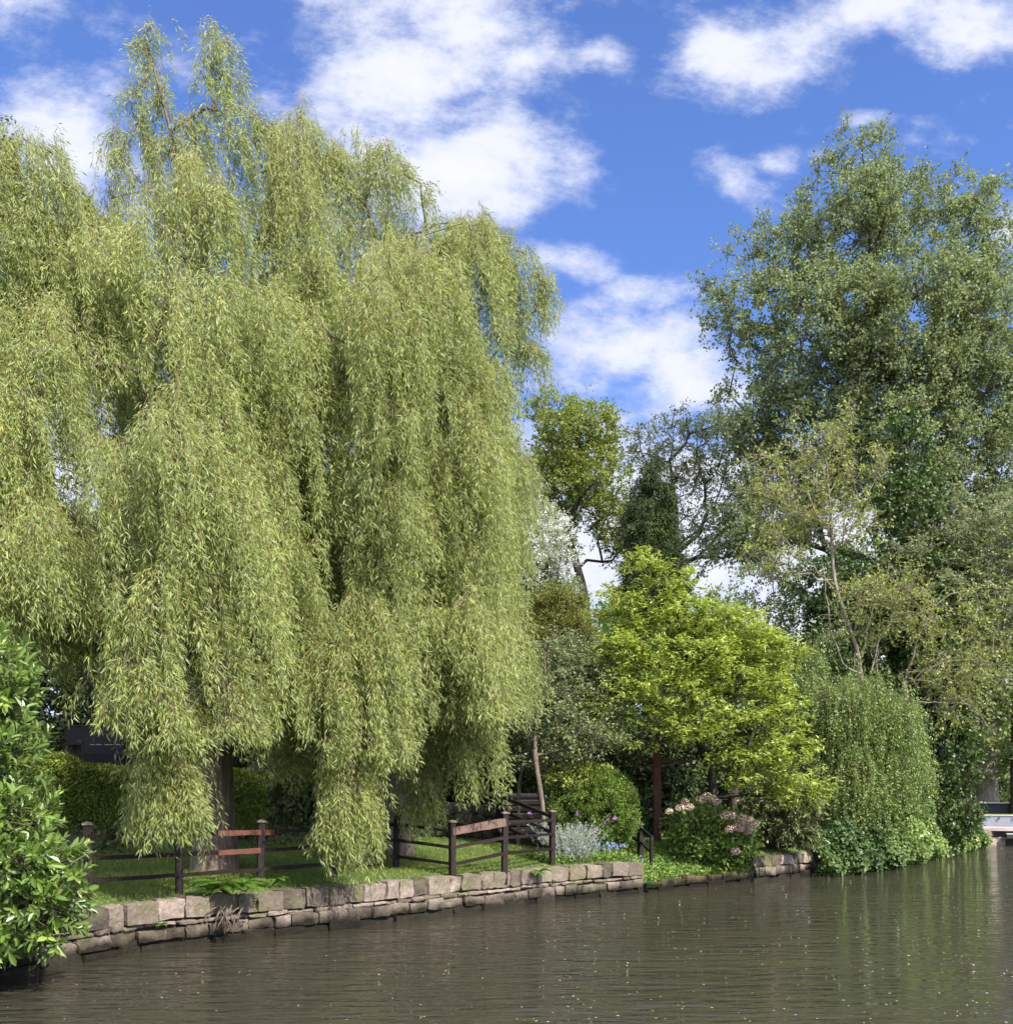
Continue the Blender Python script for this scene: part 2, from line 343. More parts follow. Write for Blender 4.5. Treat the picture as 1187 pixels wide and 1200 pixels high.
wall(U1 + .02, U2 - .02, [(-.15, .24, .4, .8, .36, .2), (.10, .17, .3, .7, .34, .3)], 'low mossy stone kerb at the water under the leafy ground cover', M['stone_moss'], 'stone_kerb', 'kerb')
wall(U2, U3 + 1.5, [(-.15, .27, .4, .8, .34, .2), (.13, .24, .3, .6, .30, .12), (.385, .28, .3, .8, .30, .08)], 'short stretch of stone canal wall beside the ivy, right of the hydrangea', M['stone'])

# ------------------------------------------------------------------ fences
EZ = np.array([0, 0, 1.])
def post(root, base, top, w=.105, a=None, cap=True):
    mb = MB(); b = np.asarray(base, float); h = top - b[2]
    ang = R.normal(.5, .06); x = np.array([math.cos(ang), math.sin(ang), R.normal(0, .01)]); y = np.array([-math.sin(ang), math.cos(ang), R.normal(0, .012)])
    up = np.cross(x, y); mb.box(b + up * (h / 2 - .1), [x, y, up], [w / 2, w / 2, h / 2 + .1], R.random())
    o = mb.build('post', M['fence'], root)
    if cap:
        c = MB(); t = b + up * (h + .012); k = w / 2 + .022
        c.box(t, [x, y, up], [k, k, .014], .4)
        q = [t + up * .014 + x * i * k * .9 + y * j * k * .9 for i, j in ((-1, -1), (1, -1), (1, 1), (-1, 1))] + [t + up * .04]
        c.add(q, [[0, 1, 4], [1, 2, 4], [2, 3, 4], [3, 0, 4]], .5)
        co = c.build('cap', M['cap'], root); co.parent = o; co.location = (0, 0, 0)
        co.matrix_parent_inverse.identity()
    return o
FP = [(20, 13.9, None), (103, 14.75, 1.84), (210, 15.75, 1.83), (305, 17.3, 1.806), (391, 18.3, 1.84), (464, 20.0, 1.86), (530, 19.55, 1.74), (591, 20.4, 1.89), (647, 22.2, 1.89)]
fr = thing('timber_fence', G(391, 18.3), 'dark brown post and rail fence with three rails along the lawn edge', 'fence')
pts = []
for px, d, top in FP:
    g = G(px, d); pts.append((g, top or g[2] + 1)); post(fr, g, top or g[2] + 1)
def rail(root, p0, p1, h, m, lab=None, w=.04, nm='rail'):
    mb = MB(); mb.beam(p0, p1, w, h); o = mb.build(nm, M[m], root)
    if lab: o['label'] = lab
for i in range(len(pts) - 1):
    (a, ta), (b, tb) = pts[i], pts[i + 1]
    fo = np.array([.02, -.055, 0])
    for k, off in enumerate((.17, .48, .80)):
        A = np.array([a[0], a[1], ta - off]) + (0 if i == 7 else 1) * fo * .6; B = np.array([b[0], b[1], tb - off]) + fo * .6
        if i == 2 and k < 2:
            Bx = B + (B - A) * (.22 if k == 0 else 0); rail(fr, A + (B - A) * .45, Bx, .085, 'fence_red', 'reddish unstained replacement rail'); rail(fr, A - fo * .5, A + (B - A) * .5 - fo * .5, .07, 'fence'); continue
        if i == 3 and k == 0: A = A + (B - A) * .2
        if i == 6 and k == 0: rail(fr, A, B, .15, 'fence_worn', 'thick worn pale brown top rail', .07); continue
        rail(fr, A, B, .062, 'fence')
# stair handrail climbing back from the last post
hr = thing('stair_handrail', G(585, 26.2), 'dark handrail of three sloping rails climbing beside the stone steps', 'handrail')
bk = G(585, 26.2); bt = P(585, 928, 26.2)[2]; post(hr, bk, bt, .13)
e, te = pts[-1]
for off in (.10, .46, .82): rail(hr, [e[0], e[1] + .09, te - off], [bk[0], bk[1] - .08, bt - off], .08, 'fence', w=.05)
h2 = thing('garden_handrail', G(748, 26.0), 'short black handrail on two posts between the round bush and the hydrangea', 'handrail')
pa, pb = G(750, 25.6), G(763, 24.9); za = P(750, 967, 25.6)[2]; zb_ = P(763, 979, 24.9)[2]
pa[2] = min(pa[2], za - .75); pb[2] = min(pb[2], zb_ - .6); post(h2, pa, za, .11); post(h2, pb, zb_, .06, cap=False)
for off in (.06, .42): 
    rail(h2, [pa[0], pa[1], za - off], [pb[0], pb[1], zb_ - off + .02], .06, 'blackwood', w=.05)
    q = P(738, 962, 26.4); rail(h2, [q[0], q[1], q[2] - off], [pa[0], pa[1], za - off], .06, 'blackwood', w=.05)

# ------------------------------------------------------------------ tree skeleton
def grow(trunk, rt, attr, step=.5, bf=.3, jit=.05, arch=0.0):
    n0 = 0; pos = []; par = []; pl = []
    tp = []
    for a, b in zip(trunk[:-1], trunk[1:]):
        k = max(1, int(np.linalg.norm(b - a) / step))
        for i in range(k): tp.append(a + (b - a) * i / k)
    tp.append(trunk[-1]); tp = np.array(tp)
    # smooth trunk
    for _ in range(2): tp[1:-1] = (tp[:-2] + 2 * tp[1:-1] + tp[2:]) / 4
    cap = len(tp) + int(sum(1 + 30 / step for _ in attr)) + 10
    Pn = np.zeros((cap, 3)); par = np.full(cap, -1); pl = np.zeros(cap); nn = len(tp)
    Pn[:nn] = tp; par[1:nn] = np.arange(nn - 1); pl[:nn] = np.arange(nn) * step
    hmin = trunk[0][2] + (trunk[-1][2] - trunk[0][2]) * .22
    root = tp[len(tp) // 3]
    order = np.argsort(np.linalg.norm(attr - root, axis=1)); tips = []
    for i in order:
        a = attr[i]; dv = Pn[:nn] - a; dist = np.linalg.norm(dv, axis=1)
        cost = dist + bf * pl[:nn] + np.where(Pn[:nn, 2] < hmin, 50, 0) + np.maximum(0, Pn[:nn, 2] - a[2] - (8 if arch else .5)) * 1.2
        j = int(np.argmin(cost)); d0 = dist[j]; k = max(1, int(d0 / step))
        t = np.arange(1, k + 1)[:, None] / k
        q = Pn[j] + (a - Pn[j]) * t + EZ * (arch * d0 * .8 + .05 * d0) * (t * (1 - t)) 
        q[:-1] += R.normal(0, jit * min(1, d0), (k - 1, 3))
        if nn + k >= cap: break
        Pn[nn:nn + k] = q; par[nn] = j; par[nn + 1:nn + k] = np.arange(nn, nn + k - 1); pl[nn:nn + k] = pl[j] + d0 * t[:, 0]
        nn += k; tips.append(nn - 1)
    return Pn[:nn], par[:nn], rt
def skin(mb, Pn, par, rt, r0=.012, e=2.2, kmax=10, flare=.35):
    n = len(Pn); acc = np.zeros(n); ch = [[] for _ in range(n)]
    for i in range(1, n): ch[par[i]].append(i)
    r = np.zeros(n)
    for i in range(n - 1, -1, -1):
        r[i] = r0 if not ch[i] else sum(r[c] ** e for c in ch[i]) ** (1 / e)
        # parents always have a smaller index
    g = math.log(rt / r0) / math.log(max(r[0] / r0, 1.01)); r = r0 * (r / r0) ** g
    rr = r
    stack = [(0, None)]
    while stack:
        i, pr = stack.pop(); chain = [i] if pr is None else [pr, i]
        cur = i
        while ch[cur]:
            cs = sorted(ch[cur], key=lambda c: -rr[c])
            for c in cs[1:]: stack.append((c, cur))
            cur = cs[0]; chain.append(cur)
        if len(chain) < 2: continue
        p = Pn[chain]; q = rr[chain].copy()
        if pr is not None: q[0] = min(q[0], q[1] * 1.25)
        else:
            z = p[:, 2] - p[0, 2]; q *= 1 + flare * np.exp(-z / .45)
            p = p.copy(); p[0, 2] -= .25
        mx_ = q.max(); k = kmax if mx_ > .12 else (6 if mx_ > .04 else 4)
        mb.tubes(p, q, k, .5)
    return rr
def bark_ridges(): pass

# ------------------------------------------------------------------ generic broadleaf
def rdir(n): return nrm(R.normal(0, 1, (n, 3)))
def lobes_pts(lobes, n, d0, inner=.35):
    L = np.array([(*P(l[0], l[1], d0 + l[5]), l[2] / F * (d0 + l[5]), l[4], l[3] / F * (d0 + l[5])) for l in lobes])
    wt = L[:, 3] * L[:, 5] * np.sqrt(L[:, 4]) * np.array([l[6] if len(l) > 6 else 1. for l in lobes]); wt /= wt.sum()
    k = R.choice(len(L), n, p=wt); u = rdir(n); r = (inner ** 2 + (1 - inner ** 2) * R.random(n)) ** .5
    p = L[k, :3] + u * r[:, None] * L[k, 3:6]
    return p, u * .8 + nrm(p - L[:, :3].mean(0)) * .4
def foliage(mb, stems, A, O, tw=6, tl=(.3, .7), ln=8, L=.1, W=.05, out=.8, up=.2, flat=1., droop=.1, nup=.8, spread=.04, kind='d', stemr=.006, bend=.1, cl=.4, power=.7):
    n = len(A) * tw; ai = np.repeat(np.arange(len(A)), tw)
    D = nrm(nrm(O[ai]) * out + rdir(n) + EZ * up); D[:, 2] *= flat; D = nrm(D)
    l = R.uniform(*tl, n)[:, None]; s0 = A[ai] + R.normal(0, .05, (n, 3))
    mid = s0 + D * l * .5; end = s0 + D * l - EZ * l * droop
    if stems is not None: stems.tubes(np.stack([s0, mid, end], 1), np.tile([stemr, stemr * .7, stemr * .35], (n, 1)), 3, .5)
    m = n * ln; ti = np.repeat(np.arange(n), ln); t = R.random(m)[:, None] ** power
    p = s0[ti] * (1 - t) ** 2 + 2 * t * (1 - t) * mid[ti] + t ** 2 * end[ti] + R.normal(0, spread, (m, 3))
    Dl = nrm(D[ti] * .5 + rdir(m) * .8 - EZ * droop * 1.5); Dl[:, 2] *= max(flat, .35)
    Nl = nrm(EZ * nup + rdir(m))
    cr = R.random(len(A))[ai][ti]; sz = R.uniform(.65, 1.2, m)
    mb.leaves(p, Dl, Nl, L * sz, W * sz, np.clip(cl * cr + (1 - cl) * R.random(m), 0, 1), kind, bend)
def tree(name, label, cat, base, d, trunk, rt, lobes, n, leafm, barkm='bark_dark', r0=.012, step=.6, bf=.3, inner=.35, group=None, jit=.06, twigs=True, crown='crown', flare=.35, extra=None, **kw):
    b = base if len(base) == 3 else G(base[0], base[1])
    root = thing(name, b, label, cat, group)
    A, O = lobes_pts(lobes, n, d, inner)
    tp = [np.asarray(b)] + [P(*t) for t in trunk]
    tm = MB(); Pn, par, _ = grow(tp, rt, A, step, bf, jit); skin(tm, Pn, par, rt, r0, flare=flare)
    lm = MB(); foliage(lm, tm if twigs else None, A, O, **kw)
    if extra: extra(lm, tm, A, O)
    tm.build('trunk', M[barkm], root); lm.build(crown, M[leafm], root)
    return root

# ------------------------------------------------------------------ weeping crowns
def cascade(lm, sm, att, ap, d, wpx, dep, bot, n, ns=6, nl=56, L=.122, W=.022, Lr=(.6, 2.1), lean=.055, backf=.5, mrad=(.2, .7), taper=110, thick=.7, spr=.09, t1=.82, zmin=.35, sw=.08, stem=.004, mul=1.0):
    A = P(ap[0], ap[1], d); Wd = max(.45 * wpx / F * d, wpx / F * d - .32 * (mrad[1] + .15)); zb = P(0, bot, d)[2]; H = A[2] - zb
    n = int(n * mul); nm = max(3, int(n / 8))
    t = R.random(nm) ** 1.0 * t1; t[:2] = R.uniform(0, .04, 2); ph = R.uniform(-math.pi, math.pi, nm)
    ph = np.where((np.sin(ph) > 0) & (R.random(nm) > backf), -ph, ph)
    rho = np.where(R.random(nm) < thick, R.uniform(.72, 1.06, nm), R.uniform(.15, .75, nm)); rr = np.minimum(1, (t / .28) ** .55)
    lob = 1 + .14 * np.sin(ph * 3 + ap[0]) + .10 * np.sin(ph * 7 + ap[1])
    cx, cy = np.cos(ph), np.sin(ph)
    mc = A + np.stack([Wd * rr * rho * cx * lob, dep * rr * rho * cy * lob, -t * H], 1)
    mi = R.integers(0, nm, n); mr_ = R.uniform(*mrad, nm)[mi]; a_ = R.uniform(0, 6.283, n); q_ = R.random(n) ** .5
    off = np.stack([np.cos(a_) * mr_ * q_, np.sin(a_) * mr_ * q_, -.75 * mr_ * q_ ** 2 + R.normal(0, .16, n) * np.minimum(1, mr_ * 3)], 1)
    c = mc[mi] + off; t, ph, rho, rr = t[mi], ph[mi], rho[mi], rr[mi]; cx, cy = cx[mi], cy[mi]
    o2 = np.stack([cx, cy], 1) * .35 + off[:, :2] / mr_[:, None]
    o2 = nrm(o2); mcol = R.random(nm)[mi]; cxo, cyo = o2[:, 0], o2[:, 1]; mlen = R.uniform(.45, 1.45, nm)[mi]
    att.append(c - EZ * .05)
    S = n * ns; ci = np.repeat(np.arange(n), ns)
    o = nrm(np.stack([cxo, cyo], 1)[ci] + R.normal(0, .4, (S, 2)))
    cp = c[ci] + R.normal(0, spr, (S, 3)) * [1, 1, .8]
    ln = R.uniform(*Lr, S) * (mlen * R.uniform(.6, 1.25, n))[ci]
    ln = ln * np.where(R.random(S) < .12, 1.7, 1); edge = np.abs(cx * rr * rho)[ci]
    zend = zb + taper / F * d * edge ** 2 + R.exponential(.22, S); zend = np.maximum(zend, zmin)
    ln = np.maximum(np.minimum(ln, cp[:, 2] - zend), .25)
    K = 7; s = np.linspace(0, 1, K)[None, :] * ln[:, None]
    oo = R.uniform(.10, .42, S)[:, None] * (1 - np.exp(-s / .35))
    wl = (lean * R.uniform(.3, 1.7, n)[ci])[:, None] * s ** 1.25; wy = (R.normal(0, .03, n)[ci])[:, None] * s
    wob = sw * np.sin(s * R.uniform(1.5, 3.5, S)[:, None] + R.uniform(0, 6.28, S)[:, None]) * np.minimum(1, s)
    fall = s - .12 * np.exp(-((s - .25) / .25) ** 2) * R.uniform(0, 1, S)[:, None]
    q = np.stack([cp[:, 0:1] + o[:, 0:1] * oo + wl + wob, cp[:, 1:2] + o[:, 1:2] * oo + wy, cp[:, 2:3] - fall], -1)
    if sm is not None: sm.tubes(q, np.tile(np.linspace(stem, stem * .4, K), (S, 1)), 3, R.random())
    # leaves
    m = np.maximum(4, (nl * ln / 1.8)).astype(int); si = np.repeat(np.arange(S), m); mt = len(si)
    tt = R.random(mt) ** .85 * (K - 1.001); i0 = tt.astype(int); fr_ = (tt - i0)[:, None]
    p = q[si, i0] * (1 - fr_) + q[si, i0 + 1] * fr_
    T = nrm(q[si, i0 + 1] - q[si, i0]); side = rdir(mt)
    p = p + side * R.uniform(0, .07, mt)[:, None]
    D = nrm(T * .75 + side * .75 + np.array([.18, 0, -.15]))
    sz = R.uniform(.6, 1.15, mt); cr = (mcol * .6 + R.random(n) * .4)[ci][si]
    lm.leaves(p, D, rdir(mt) + side * .5 + EZ * .3, L * sz, W * sz, np.clip(.45 * cr + .6 * R.random(mt) - .02, 0, 1), 'd', .15)
def weeping(name, label, base, trunk, rt, casc, leafm, barkm, cat='tree', bf=.25, r0=.01, sub=3, group=None, flare=.35, step=.6, **kw):
    root = thing(name, base, label, cat, group); lm = MB(); sm = MB(); att = []
    for c in casc:
        k = dict(kw); k.update(c[6] if len(c) > 6 else {})
        cascade(lm, sm, att, *c[:6], **k)
    A = np.concatenate(att); A = A[R.permutation(len(A))[:len(A) // sub]]
    tm = MB(); Pn, par, _ = grow([np.asarray(base)] + [P(*t) for t in trunk], rt, A, step, bf, .07, arch=.13); skin(tm, Pn, par, rt, r0, flare=flare, kmax=14)
    tm.build('trunk', M[barkm], root); sm.build('hanging_twigs', M['withy'], root); lm.build('crown', M[leafm], root)
    return root
SP = dict(ns=5, nl=44, Lr=(.35, 1.5), mrad=(.03, .16), spr=.07, lean=.16, L=.12, W=.022)
weeping('weeping_willow', 'tall weeping willow on the left with a thick ridged trunk behind the reddish fence rails', G(252, 18.7),
    [(250, 880, 18.7), (240, 700, 18.6), (236, 500, 18.6), (225, 330, 18.5), (212, 200, 18.5), (190, 110, 18.5), (172, 50, 18.5)], .36,
    [((175, 26), 18.5, 4, 0.18, 86, 8, SP), ((160, 48), 18.5, 10, 0.30, 118, 8, SP), ((176, 70), 18.5, 14, 0.38, 150, 8, SP), ((150, 105), 18.5, 12, 0.34, 195, 8, SP), ((186, 112), 18.5, 18, 0.46, 202, 8, SP), ((142, 150), 18.5, 12, 0.34, 240, 8, SP), ((165, 150), 18.5, 20, 0.50, 250, 8, SP), ((200, 165), 18.5, 22, 0.54, 255, 8, SP), ((130, 215), 18.5, 14, 0.38, 305, 8, SP), ((172, 215), 18.5, 24, 0.58, 325, 8, SP), ((248, 34), 18.5, 4, 0.18, 94, 8, SP), ((262, 46), 18.5, 10, 0.30, 116, 8, SP), ((240, 72), 18.5, 12, 0.34, 152, 8, SP), ((272, 84), 18.5, 14, 0.38, 164, 8, SP), ((288, 122), 18.5, 12, 0.34, 202, 8, SP), ((250, 120), 18.5, 20, 0.50, 210, 8, SP), ((310, 150), 18.5, 16, 0.42, 230, 8, SP), ((225, 140), 18.5, 22, 0.54, 230, 8, SP), ((213, 140), 18.5, 62, 1.6, 400, 56, dict(nl=38, mrad=(.2, .5))),
     ((340, 138), 19.2, 48, 1.4, 400, 66, dict(nl=42)), ((295, 150), 19, 40, 1.2, 350, 40), ((30, 158), 17.5, 12, 0.34, 228, 8, SP), ((55, 172), 17.5, 12, 0.34, 252, 8, SP), ((80, 200), 17.5, 14, 0.38, 290, 8, SP), ((105, 230), 17.5, 14, 0.38, 320, 8, SP), ((5, 162), 17.5, 14, 0.38, 232, 8, SP), ((25, 166), 17.5, 78, 2.2, 520, 150), ((-80, 180), 16.5, 120, 2.6, 800, 200),
     ((120, 235), 17.6, 85, 2., 560, 150), ((250, 215), 17.4, 100, 2.2, 600, 220), ((60, 400), 15.9, 95, 1.8, 800, 190), ((228, 428), 15.2, 78, 1.3, 885, 290, dict(taper=40, t1=.92)), ((200, 790), 15.0, 34, .5, 1012, 75, dict(taper=60, t1=.8, mrad=(.1, .3))),
     ((10, 540), 15.2, 85, 1.4, 790, 120), ((120, 600), 17, 80, 1.6, 825, 100), ((300, 520), 17.4, 72, 1.5, 875, 170, dict(taper=50)), ((318, 800), 17.6, 10, .3, 925, 14, dict(mrad=(.05, .16))), ((352, 790), 18, 12, .3, 950, 16, dict(mrad=(.05, .16))), ((330, 640), 18.2, 50, 1.4, 880, 80),
     ((130, 300), 22, 190, 2.2, 800, 230, dict(ns=6, W=.05, thick=.2)), ((-60, 350), 20, 150, 2.5, 780, 130, dict(W=.05)), ((260, 330), 20.5, 110, 1.5, 860, 160, dict(ns=6, W=.05, thick=.2))],
    'willow', 'bark')
weeping('weeping_willow', 'broad weeping willow right of the thick trunk, its dark leaning trunk behind the fence', G(470, 23),
    [(466, 900, 23), (455, 760, 22.6), (440, 600, 22.2), (432, 420, 21.5), (440, 280, 21)], .25,
    [((350, 132), 19.8, 10, 0.30, 202, 8, SP), ((368, 150), 19.8, 12, 0.34, 230, 8, SP), ((398, 172), 19.8, 12, 0.34, 252, 8, SP), ((452, 168), 19.8, 12, 0.34, 238, 8, SP), ((472, 190), 19.8, 14, 0.38, 270, 8, SP), ((492, 215), 19.8, 12, 0.34, 305, 8, SP), ((335, 150), 19.8, 14, 0.38, 230, 8, SP), ((505, 258), 20.6, 12, 0.34, 328, 8, SP), ((530, 256), 20.6, 12, 0.34, 326, 8, SP), ((562, 256), 20.6, 14, 0.38, 326, 8, SP), ((590, 270), 20.6, 14, 0.38, 350, 8, SP), ((612, 290), 20.6, 12, 0.34, 380, 8, SP), ((632, 312), 20.6, 9, 0.28, 392, 8, SP), ((640, 335), 20.6, 8, 0.26, 405, 8, SP), ((600, 320), 20.6, 18, 0.46, 430, 8, SP), ((520, 280), 20.6, 20, 0.50, 380, 8, SP), ((625, 360), 20.6, 12, 0.34, 440, 8, SP), ((618, 400), 20.6, 10, 0.30, 480, 8, SP), ((520, 300), 20.6, 60, 1.5, 460, 60), ((445, 176), 20.6, 48, 1.4, 420, 72, dict(nl=42)), ((392, 175), 20.4, 52, 1.5, 440, 84, dict(nl=42)), ((552, 262), 20.6, 72, 1.8, 470, 130, dict(nl=44)), 
     ((470, 290), 19, 115, 2.2, 700, 360), ((552, 420), 19.8, 58, 1.8, 760, 220), ((365, 300), 18.4, 92, 2., 740, 280), ((430, 690), 17.2, 56, 1.0, 905, 200, dict(taper=40, t1=.92)), ((410, 820), 17.0, 24, .45, 1045, 65, dict(taper=60, mrad=(.1, .3))),
     ((546, 640), 18.8, 50, 1.3, 872, 180), ((350, 640), 18.5, 50, 1.2, 865, 100), ((495, 800), 20.1, 26, .6, 985, 60, dict(mrad=(.1, .35))), ((510, 730), 20.1, 38, .9, 875, 70), ((556, 780), 19.4, 16, .5, 950, 32, dict(mrad=(.08, .25))), ((572, 660), 20.2, 34, 1.1, 850, 70), ((588, 520), 21.4, 26, 1.1, 740, 50), ((470, 520), 18.2, 78, 1.3, 815, 180),
     ((480, 330), 24, 140, 1.6, 860, 260, dict(ns=6, W=.05, thick=.2)), ((360, 420), 21, 80, 1.4, 880, 120, dict(ns=6, W=.05, thick=.2))],
    'willow', 'bark')

# ------------------------------------------------------------------ the other trees
tree('tall_poplar', 'tallest tree on the right with small grey green leaves, top against the sky', 'tree', (1075, 43), 42,
    [(1070, 760, 43), (1060, 600, 43), (1040, 430, 42), (1020, 290, 42), (1010, 175, 42)], .42,
    [(1012, 185, 42, 40, 1.4, 0, .6), (985, 260, 85, 60, 2.2, 0), (1060, 240, 75, 50, 2.2, 1), (1130, 225, 34, 40, 1.3, 0, .6), (925, 290, 40, 60, 1.5, 0, .6), (1140, 300, 50, 70, 2, 0), (870, 350, 45, 70, 1.8, 0, .8),
     (960, 400, 100, 90, 3.2, 0, 1.25), (1070, 390, 100, 100, 3.2, -1, 1.3), (1160, 430, 70, 100, 3, 0, 1.2), (865, 480, 35, 50, 1.6, 0, .7), (950, 520, 90, 70, 3, 1, 1.2), (1060, 530, 90, 80, 3, -1, 1.4), (1160, 560, 70, 80, 3, 0, 1.2), (900, 610, 60, 45, 2.2, 1), (1240, 450, 60, 140, 3, 0), (850, 640, 40, 40, 2, 3, .6)],
    1750, 'poplar', r0=.012, step=.8, tw=9, tl=(.4, 1.05), ln=13, L=.13, W=.105, out=.5, up=.3, droop=.15, nup=.1, spread=.06, stemr=.007)
tree('oak_tree', 'bright green tree with dark forking limbs just right of the willows', 'tree', (690, 44), 44,
    [(690, 760, 44), (687, 700, 44), (672, 650, 44), (655, 590, 44)], .17,
    [(660, 515, 38, 34, 2, 0), (700, 505, 28, 28, 1.5, 0, .8), (650, 570, 32, 40, 2, 0), (700, 565, 34, 36, 2, -1), (722, 620, 26, 38, 1.6, 0), (655, 625, 24, 30, 1.5, 0), (640, 480, 22, 20, 1.2, 0, .7), (682, 482, 20, 14, 1, 0, .7)],
    420, 'oak', r0=.014, bf=.2, jit=.12, tw=6, tl=(.35, .9), ln=12, L=.13, W=.09, out=.3, up=.3, flat=.7, nup=.6)
tree('ash_tree', 'thinly leaved tree with pale spreading limbs behind the dark conifer', 'tree', (800, 48), 48,
    [(797, 760, 48), (795, 680, 48), (792, 600, 48), (785, 540, 48)], .18,
    [(782, 505, 40, 22, 2, 0), (835, 510, 45, 24, 2, 0), (750, 545, 26, 40, 1.5, 0), (870, 555, 45, 40, 2.4, 0), (825, 580, 45, 40, 2.2, 1), (850, 630, 50, 34, 2.2, 0), (745, 510, 16, 12, 1, 0, .6), (800, 540, 40, 30, 2, 0), (905, 600, 40, 50, 2, 0), (740, 600, 22, 50, 1.5, 0, .7)],
    430, 'oak2', 'bark_dark', r0=.014, tw=5, tl=(.3, .8), ln=9, L=.12, W=.085, out=.3, up=.2, jit=.12, nup=.5)
tree('conifer', 'dark green columnar conifer rising behind the lime yellow tree', 'tree', (765, 38), 38,
    [(765, 700, 38), (765, 560, 38), (764, 548, 38)], .25,
    [(765, 560, 11, 16, .5, 0), (764, 585, 22, 26, .8, 0), (762, 620, 27, 34, .95, 0, 1.2), (766, 660, 31, 36, 1.1, 0, 1.2), (764, 710, 40, 40, 1.5, 0, 1.2), (764, 760, 44, 45, 1.6, 0)],
    900, 'conifer', r0=.01, tw=9, tl=(.2, .6), ln=16, L=.17, W=.036, out=.9, up=-.1, droop=.45, nup=.3, spread=.05, inner=.6, bf=.1)
tree('conifer', 'dark conifer tip showing at the far left edge above the willow', 'tree', (-60, 30), 30,
    [(-30, 600, 30), (-25, 300, 30), (-14, 130, 30)], .25,
    [(-8, 148, 8, 18, .4, 0), (-16, 190, 26, 40, 1, 0, 1.5), (-24, 270, 42, 60, 1.6, 0), (-30, 380, 55, 80, 2, 0), (-35, 520, 65, 90, 2.4, 0)],
    420, 'conifer', r0=.012, tw=7, tl=(.2, .6), ln=10, L=.12, W=.05, out=.9, up=-.1, droop=.4, nup=.3, inner=.6, bf=.1)
tree('hawthorn_tree', 'hawthorn covered in white blossom beside the willow edge', 'tree', (640, 32), 32,
    [(636, 760, 32), (632, 690, 32), (630, 640, 32)], .15,
    [(636, 618, 24, 28, 1.0, 0), (648, 655, 24, 30, 1.1, 0), (622, 650, 30, 44, 1.1, 0), (640, 695, 34, 24, 1.2, .3, .5)],
    200, 'blossom', tw=6, tl=(.2, .5), ln=20, L=.05, W=.05, out=.7, up=.2, flat=.6, nup=.9, crown='blossom',
    extra=lambda lm, tm, A, O: None)
# green leaves of the hawthorn as a second crown part
hw = [o for o in C.objects if o.name.startswith('hawthorn_tree')][0]
A, O = lobes_pts([(636, 622, 22, 26, 1.0, 0, .5), (648, 660, 24, 26, 1.1, 0, .5), (612, 650, 26, 38, 1.1, 0), (634, 705, 48, 34, 1.4, .5, 2)], 230, 32, .2)
lm = MB(); foliage(lm, None, A, O, tw=5, tl=(.2, .5), ln=14, L=.07, W=.055); lm.build('crown', M['apple'], hw)
tree('yew_tree', 'olive green yew in the gap between willow and lime yellow tree', 'tree', (655, 30.5), 30.5,
    [(655, 820, 30.5), (655, 740, 30.5)], .14,
    [(650, 722, 34, 30, 1.1, 0), (635, 755, 32, 34, 1.1, 0), (672, 748, 26, 26, 1, 0)],
    260, 'yew', tw=8, tl=(.25, .5), ln=16, L=.08, W=.03, out=.5, up=.9, droop=.0, nup=.2)
tree('crab_apple', 'small grey green leafed tree above the stone steps with two thin leaning stems', 'tree', G(641, 24.3), 25.4,
    [(634, 925, 24.4), (625, 885, 24.6), (630, 830, 25)], .06,
    [(615, 880, 34, 26, 1, 0), (660, 872, 40, 24, 1.1, -.3), (640, 820, 48, 36, 1.3, 0), (690, 860, 30, 20, .9, -.6), (600, 830, 24, 40, 1, 0), (680, 790, 45, 36, 1.2, .5), (645, 770, 40, 30, 1.1, .6), (610, 775, 20, 30, .9, .6), (700, 830, 34, 30, 1, .2)],
    480, 'apple', 'bark', r0=.008, step=.4, tw=5, tl=(.2, .5), ln=9, L=.085, W=.05, out=.4, up=.1, nup=.6, flat=.7)
ca = [o for o in C.objects if o.name.startswith('crab_apple')][0]
mb = MB(); g = G(607, 25.6); mb.tubes(np.array([g, P(608, 920, 25.6), P(613, 895, 25.5), P(622, 850, 25.4)]), np.array([.05, .045, .035, .02]), 7); mb.build('stem', M['bark'], ca)
tree('golden_tree', 'rounded lime yellow leaved tree with layered branches above the hydrangea', 'tree', G(838, 27), 26,
    [(835, 900, 27), (815, 868, 26.6), (810, 800, 26.4), (800, 740, 26.4)], .12,
    [(752, 668, 26, 26, .9, .2, .5), (785, 690, 30, 26, .9, .2, .6), (730, 712, 34, 28, 1, .2, .8), (790, 728, 60, 26, 1.5, .2), (850, 738, 52, 22, 1.4, 0), (893, 765, 44, 26, 1.3, -.2), (725, 770, 40, 28, 1.2, 0), (800, 775, 66, 22, 1.7, -.5), (865, 800, 66, 18, 1.6, -.7), (770, 815, 66, 18, 1.6, -.8), (720, 835, 42, 14, 1, -.5), (905, 835, 42, 20, 1.2, -1), (830, 845, 62, 16, 1.5, -1.1), (770, 866, 60, 12, 1.2, -1.1), (880, 878, 56, 16, 1.2, -1.2), (925, 880, 36, 20, .9, -1.), (900, 915, 44, 16, .9, -1.4), (935, 925, 30, 20, .8, -1, .8), (860, 770, 70, 24, 1.6, .5), (712, 800, 26, 26, .9, .2, .7)],
    820, 'yellow', r0=.008, step=.4, inner=.3, tw=5, tl=(.2, .5), ln=9, L=.14, W=.06, out=.5, up=.25, flat=.45, droop=.0, nup=1.6, spread=.025, stemr=.005, bend=.2)
gt = [o for o in C.objects if o.name.startswith('golden_tree')][0]
mb = MB(); g = G(855, 27.4); mb.tubes(np.array([g, P(862, 920, 27.3), P(872, 890, 27), P(885, 850, 26.6)]), np.array([.09, .08, .06, .03]), 7); mb.build('stem', M['bark'], gt)
